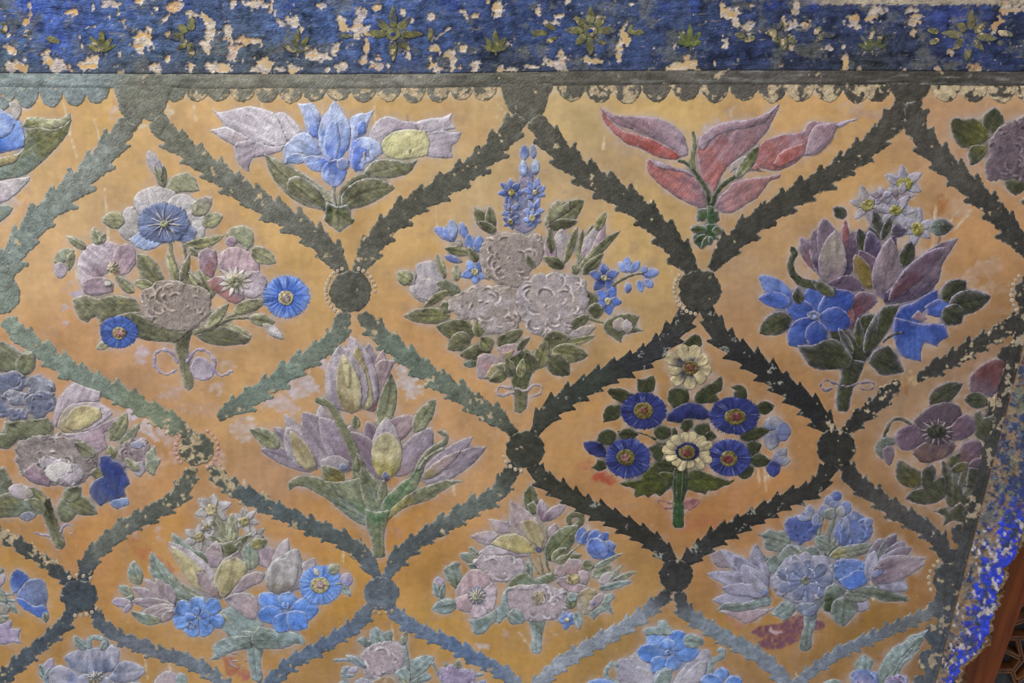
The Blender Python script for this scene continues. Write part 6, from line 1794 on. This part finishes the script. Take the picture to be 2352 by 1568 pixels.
build_bouquet('flower_bouquet', 'bright blue lily over two pale lilac blooms at the bottom border', 'bouquet', 1350, 1400, 2.767, '''
> lilac_bloom
G petal p1,w2 180 350 210 310 270 310 330 280 380 310 420 380 440 440 440 560 220 560 190 420 @430,440,230,320
G petal w2,p1 260 300 300 270 360 310 420 400 430 470 340 400
G petal w2,p1 340 480 290 350 400 380 440 480 430 560 340 560
<S tendril g9,g8 30 26 200 470 130 440 115 390 150 345 190 350
G petal b9,b2 -20 470 40 440 120 440 190 470 190 560 -20 560
> lilac_bloom
G petal p1,w2 540 480 570 410 640 330 700 280 750 245 780 290 770 400 730 470 640 560 540 560 @570,480,740,260
G petal w2,p1 610 420 700 330 760 320 740 420 660 500 620 500
<S tendril g9,g8 40 30 770 430 790 330 850 300 860 255 830 260
> blue_lily
L petal b9,b1 500 270 380 160 130 0 petal
L petal b2,b9 500 280 310 265 120 0 petal
L petal b1,b2 490 300 410 390 110 0 petal
L petal b9,bb 520 300 570 380 120 0 petal
L petal bb,b1 540 260 705 270 130 0 petal
L petal b2,b9 520 250 610 135 130 0 petal
L petal b9,b2 510 250 500 180 110 0 petal
E flower_center b9,bc 510 270 24 20
<G leaf g9,g8 345 130 380 110 450 110 445 70 500 75 540 150 500 160 430 155 370 165
L leaf g8,g9 600 190 745 205 80
L leaf g9,g8 430 500 510 360 90
G leaf g9,g8 420 440 470 380 540 370 530 440 480 560 430 560
> blue_lily
L petal b9,b1 860 450 840 365 100 0 petal
L petal b9,b2 860 460 710 440 90 0 petal
L petal b2,b9 870 460 985 450 80 0 petal
''', rim='B4B8CC', base_at=(480, 450), pal='b2:5A84D0 bb:6A90D8 b1:7498D8 b9:7E9EDA p1:AAA4B4 w2:B4AFB8')
build_bouquet('flower_bouquet', 'feathery aqua leaf and lilac globe blooms at the bottom beside the upright strip', 'bouquet', 1350, 1400, 2.767, '''
G leaf g9,g8 1840 450 1850 380 1880 320 1940 240 2000 210 2060 160 2110 150 2165 120 2130 180 2140 190 2100 230 2115 240 2060 290 2070 300 2010 350 1980 400 1940 470 1860 560 @1860,470,2150,130
L leaf g8,g9 1990 300 2130 160 60 0
S stalk g8,g9 12 8 1930 440 1980 330 2060 240
G leaf g9,g8 1700 350 1720 310 1760 280 1790 310 1815 320 1800 370 1770 400 1710 390 @1760,400,1770,290
> lilac_bloom
P petal b7,p6 1665 430 1700 390 1770 375 1830 400 1850 470 1830 560 1680 560
< > lilac_bloom
P petal p7,b7 1880 470 1920 420 1980 415 2030 450 2030 560 1870 560
<G leaf g8,g9 1490 470 1520 450 1560 440 1600 450 1620 480 1600 560 1500 560
''', rim='A8B0B8', base_at=(1900, 450))

# ------------------------------------------------------------------ colours of the plaster skin
gx_, gy_ = np.minimum(GX, edge_x(GY)), GY
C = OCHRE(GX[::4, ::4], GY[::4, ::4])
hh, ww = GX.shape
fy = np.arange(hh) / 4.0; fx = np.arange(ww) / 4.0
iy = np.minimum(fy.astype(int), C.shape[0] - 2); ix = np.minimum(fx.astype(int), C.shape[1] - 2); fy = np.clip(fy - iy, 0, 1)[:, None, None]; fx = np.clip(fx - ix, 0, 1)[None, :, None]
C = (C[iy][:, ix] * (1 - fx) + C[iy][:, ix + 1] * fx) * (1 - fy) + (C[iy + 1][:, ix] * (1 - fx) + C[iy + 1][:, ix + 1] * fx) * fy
C = C * (1 + .07 * nz('lo', GX, GY) + .014 * nz('mid', GX, GY) + .018 * nz('hs', GX, GY * .8) + .02 * nz('hs', GY * .7 + 300, GX * .7))[..., None]
# amber and rosy clouds of the wash
C = lerp(C, C * np.array([1.0, .92, .72]), .36 * smooth(.2, 1.8, nz('mid2', GX + 333, GY)))
C = lerp(C, hexc('B08A6C'), .22 * smooth(.3, 1.9, nz('lo', GX + 90, GY + 400)))
C = lerp(C, hexc('A08472'), .35 * smooth(1.3, 2.4, nz('mid2', GX + 33, GY + 700)))
# pale chalky bloom hugging the painted flowers
def blur(m, r):
    for ax in (0, 1):
        for _ in range(2):
            c = np.cumsum(np.pad(m, [(r + 1, r) if i == ax else (0, 0) for i in (0, 1)], mode='edge'), axis=ax)
            m = (np.take(c, np.arange(2 * r + 1, c.shape[ax]), ax) - np.take(c, np.arange(0, c.shape[ax] - 2 * r - 1), ax)) / (2 * r + 1)
    return m
near = samp(blur(MASK, 2), GX, GY); far = samp(blur(MASK, 8), GX, GY)
C = lerp(C, hexc('B09F98'), np.clip(.26 * smooth(.04, .5, far) * (1 + .8 * nz('mid', GX, GY)) , 0, .7))
C = lerp(C, hexc('B9B0B0'), np.clip(.42 * smooth(.08, .5, near) * (1 + .5 * nz('hi', GX, GY)), 0, .8))
bd = blur(BODY, 4); hu = np.stack([blur(HUE[..., i] * BODY, 4) for i in range(3)], -1) / np.maximum(bd, .02)[..., None]
bdg = samp(bd, GX, GY); hug = np.stack([samp(hu[..., i], GX, GY) for i in range(3)], -1)
C = lerp(C, lerp(hug, hexc('9A928C'), .30 + 0 * bdg) * .92, .9 * smooth(.42, .70, bdg))
def stain(pts, c, a, soft=5, nk=.8):
    global C
    P = resample(catmull(pts, True, 5, 100), 6); x0, y0 = P.min(0) - 25; x1, y1 = P.max(0) + 25
    i0, i1 = [int((v + 180) / GST) for v in (y0, y1)]; j0, j1 = [int((v + 240) / GST) for v in (x0, x1)]
    i0, j0 = max(i0, 0), max(j0, 0); sl = np.s_[i0:i1, j0:j1]
    x, y = GX[sl], GY[sl]; d = sdf(x, y, P).reshape(x.shape) + nk * 5 * (nz('mid', x * 1.5, y * 1.5) + .5 * nz('hi', x, y))
    k = a * smooth(-soft, soft, d) * np.clip(.9 + .25 * nz('hi', x + 5, y), 0, 1.2)
    C[sl] = lerp(C[sl], hexc(c) * (1 + .08 * nz('hi', x, y))[..., None], np.clip(k, 0, 1))
def scratch(x0, y0, x1, y1, w=2.0, c='CDBB9E', a=.7):
    L = math.hypot(x1 - x0, y1 - y0); nx, ny = -(y1 - y0) / L * w, (x1 - x0) / L * w
    stain([(x0 + nx, y0 + ny), (x1 + nx, y1 + ny), (x1 - nx, y1 - ny), (x0 - nx, y0 - ny)], c, a, 1.6, .15)
def blot(x, y, rx, ry, c, a, an=0., soft=5, nk=1.0):
    t = np.linspace(0, 2 * math.pi, 9)[:-1]; ca, sa = math.cos(an), math.sin(an)
    stain([(x + rx * math.cos(q) * ca - ry * math.sin(q) * sa, y + rx * math.cos(q) * sa + ry * math.sin(q) * ca) for q in t], c, a, soft, nk)
W_ = 'B9A9AC'; PK = 'B48C86'
for a in [(263,262,9,22,W_,.8,-.6),(385,262,8,14,'C0B29A',.7,.3),(335,288,12,6,'C2B49C',.8,0),(20,225,26,12,'B8AC98',.7,0),(60,245,18,10,W_,.7,0),(690,890,40,26,'BBADAE',.85,-.2),(655,925,34,20,'BBA9A8',.75,.2),
          (615,922,22,10,'B8A8A8',.6,0),(748,838,16,14,W_,.8,0),(712,880,20,18,'BDB0B2',.8,0),(932,868,20,34,'BCB0B0',.85,-.55),(952,900,16,16,'BCB0B0',.75,0),(560,980,26,30,'BBAAA6',.7,0),(575,960,14,8,'D4CCC8',.6,0),
          (322,820,18,12,'B8A8B0',.7,.6),(336,805,10,6,'B8A8B0',.6,0),(400,905,22,14,'B49C9C',.6,0),(520,835,16,14,'B8A49A',.6,0),(460,940,50,20,'B79684',.5,0),(300,960,16,14,'BFB4BC',.8,0),(332,985,18,16,'BFB2B4',.75,.5),
          (370,1000,20,16,'BBA8A4',.7,.6),(400,1030,12,26,'B99C94',.6,0),(365,1060,26,16,'BF9A80',.5,0),(330,1085,40,20,'C09874',.45,0),(200,905,12,7,'C2B6B4',.9,0),(380,902,14,10,'B4A09A',.6,0),
          (160,660,6,10,'A8A0B4',.7,0),(172,672,8,16,'A9A4C0',.75,-.3),(148,720,3,22,'B0A6B4',.6,-.25),(520,500,30,12,PK,.2,0),(505,1060,16,26,'BC9A90',.7,0),(498,1110,14,8,'BEA690',.6,0),
          (1700,330,40,16,'9A8884',.25,0),(1470,345,70,22,'9A8A86',.35,.2),(1640,290,26,10,'B0A0A0',.6,-.7),(1680,255,10,6,'B4A8A8',.5,-.8),(2000,262,60,12,'A08A84',.45,0),(1960,240,40,12,'B8A494',.5,0),
          (2160,470,10,26,'9A6030',.6,.1),(2210,470,20,40,'B49E90',.35,.7),(2060,840,30,16,'A08474',.5,0),(2100,870,40,14,'B39A74',.7,-.3),(2080,890,14,24,'8A5A30',.5,0),(2040,1060,26,14,'B07C40',.4,0),
          (2260,620,50,20,'B8A090',.35,-.4),(2290,660,30,14,'B49C88',.4,.3),(2330,720,20,30,'A88C74',.4,0),(1600,1200,60,12,'A8564C',.25,0),(1560,1160,8,16,'A8605C',.35,0),
          (1385,1098,26,10,'9C3F30',.75,.35),(1350,1075,24,14,'A86450',.5,.4),(2046,1180,26,14,'B8A4A0',.5,.6),(1690,1160,12,60,'B88066',.3,0),(1160,960,30,20,'B8906C',.5,0),(1130,1000,18,10,'B49274',.5,0),
          (365,1300,46,14,'A85840',.42,.65),(318,1258,24,10,'A86048',.35,.5),(310,1215,22,8,'B4A0A4',.3,0),(355,1216,10,8,'BCA8A8',.6,0),(370,1240,6,5,'BCA8A8',.6,0),(1700,1418,36,18,'A8605C',.3,.3),
          (1720,1390,36,20,'B08070',.55,.3),(2290,960,14,60,'8C7A68',.5,.2),(60,985,30,10,'B8A890',.4,0),(20,470,30,16,'B6A8A4',.5,-.3),(50,420,20,12,'B4A4A8',.5,-.4),(60,480,12,18,'B88878',.4,.2),
          (1015,1228,20,8,'B8A898',.4,-.5),(80,1330,20,8,'A87848',.3,0),(840,1290,24,10,'A88050',.35,0),(870,765,10,24,'A87060',.4,-.5),(880,1218,10,16,'A88C88',.5,0),(915,1218,8,14,'A88080',.4,0),
          (530,1530,14,22,'9C5048',.55,-.5),(560,1548,10,10,'A04060',.5,0),(590,1548,8,12,'8A4048',.4,0),(1530,1534,14,6,'B06050',.5,0),(1655,1540,30,10,'A86858',.4,0),(500,895,12,14,'BCA6A2',.6,0),
          (1180,1405,12,5,'C4B4B4',.6,0),(1270,1455,8,4,'C4B4B4',.5,0),(1108,1480,14,3,'C4BCC4',.6,-.1),(1170,1460,20,3,'B89890',.5,.7),(1200,1460,24,5,'B8A090',.3,0)]:
    blot(*a)
stain([(1728,1452),(1745,1436),(1790,1432),(1830,1412),(1870,1420),(1895,1432),(1885,1446),(1850,1448),(1835,1472),(1790,1488),(1760,1490),(1735,1478),(1755,1468)], '744A5A', .95, 2.5, .12)
blot(1782, 1450, 14, 5, 'BDA4A4', .8, .1, 3, .8); blot(1845, 1412, 20, 6, 'C0B2B0', .8, .3, 3, 1.6)
for a in [(155,290,178,365),(215,270,232,330),(240,430,250,560),(240,560,256,640),(600,225,604,260),(738,210,741,260),(860,230,862,300),(145,230,158,300),(445,235,450,280),(1388,310,1385,345),(2110,250,2120,330),
          (2150,470,2135,640),(2190,500,2160,540),(2228,490,2195,525),(1000,450,1003,520),(1460,410,1462,470),(1080,680,1086,760),(1030,860,1024,900),(915,440,930,520),(560,1100,566,1180),(870,960,876,1050),
          (1560,1180,1562,1210),(1740,1060,1745,1120),(1755,1060,1760,1130),(1765,1080,1768,1110),(790,1240,788,1290),(170,560,176,640),(60,800,66,850),(190,900,200,930),(330,1500,340,1560),(380,1500,400,1560),
          (1050,1470,1056,1540),(900,1430,903,1470),(1350,1190,1352,1250),(1040,1100,1044,1140),(2000,1330,2006,1380),(1290,1340,1292,1380),(1190,1450,1230,1500),(650,1330,655,1360),(2060,700,2062,760),(700,500,702,560)]:
    scratch(*a)
for a in [(1640,260,1612,300,2,'B6A8B0',.6),(2230,480,2190,530,2.5,'BFAE9E',.55),(2215,470,2185,500,2,'BFAE9E',.5),(936,260,938,345,2.2,'8F7A60',.6),(2135,640,2160,540,1.5,'6E4A2C',.6),(1000,640,960,700,1.2,'A8784A',.3),
          (300,560,520,545,1.2,'B08058',.2),(1690,1470,1900,1450,1.4,'9A6048',.3),(720,1200,800,1215,1.2,'9C6A3A',.3),(980,1290,1100,1300,1.2,'9C6A3A',.25)]:
    scratch(*a)
for a in [(1190,235,5,4),(1145,240,4,4),(1152,250,4,4),(1160,258,4,4),(1142,268,3,6),(1250,238,5,8),(1243,250,4,6)]:
    blot(a[0], a[1], a[2], a[3], 'C8BAA4', .8, .5, 2, .3)

# pale, partly flaked strip under the band, and the chalk left where scallops fell away
by = band_y(GX) + 28
top = smooth(34, 26, GY - by + 5 * nz('mid', GX, GY)) * smooth(390, 410, GX)
C = lerp(C, hexc('BFAE92') * 1.0, top * .75 * (1 - .5 * smooth(1400, 2300, GX)) * np.clip(.8 + .3 * nz('mid', GX, GY), 0, 1.2))
C = lerp(C, hexc('B8A49A'), top * .7 * smooth(1500, 1800, GX) * smooth(-.5, 1, nz('mid', GX + 7, GY)))
# the grey earth of the outer strip beside the upright band
so = GX - sline(GY, 2350, -.262)
C = lerp(C, hexc('9A826A') * (1 + .16 * nz('mid', GX, GY) + .14 * nz('hi', GX, GY))[..., None], .85 * smooth(0, 6, so) * smooth(740, 800, GY))
C = lerp(C, hexc('8C6E52') * (1 + .2 * nz('hi', GX, GY))[..., None], .9 * smooth(64, 76, so + 5 * nz('mid', GX, GY)) * smooth(1000, 1060, GY))
# fine flecks and pits
n = nz('fine', GX, GY) + .5 * nz('hi', GX + 70, GY)
C = lerp(C, hexc('D0BCA0'), .35 * smooth(2.3, 3.0, n)); C = lerp(C, C * .6, .35 * smooth(-2.3, -3.0, n))
at = wall.data.color_attributes['paint']
CC = np.clip(C.reshape(-1, 3)[WALL_IDS], 0.002, 1)
at.data.foreach_set('color', np.c_[CC, np.ones(len(CC))].astype(np.float32).ravel())
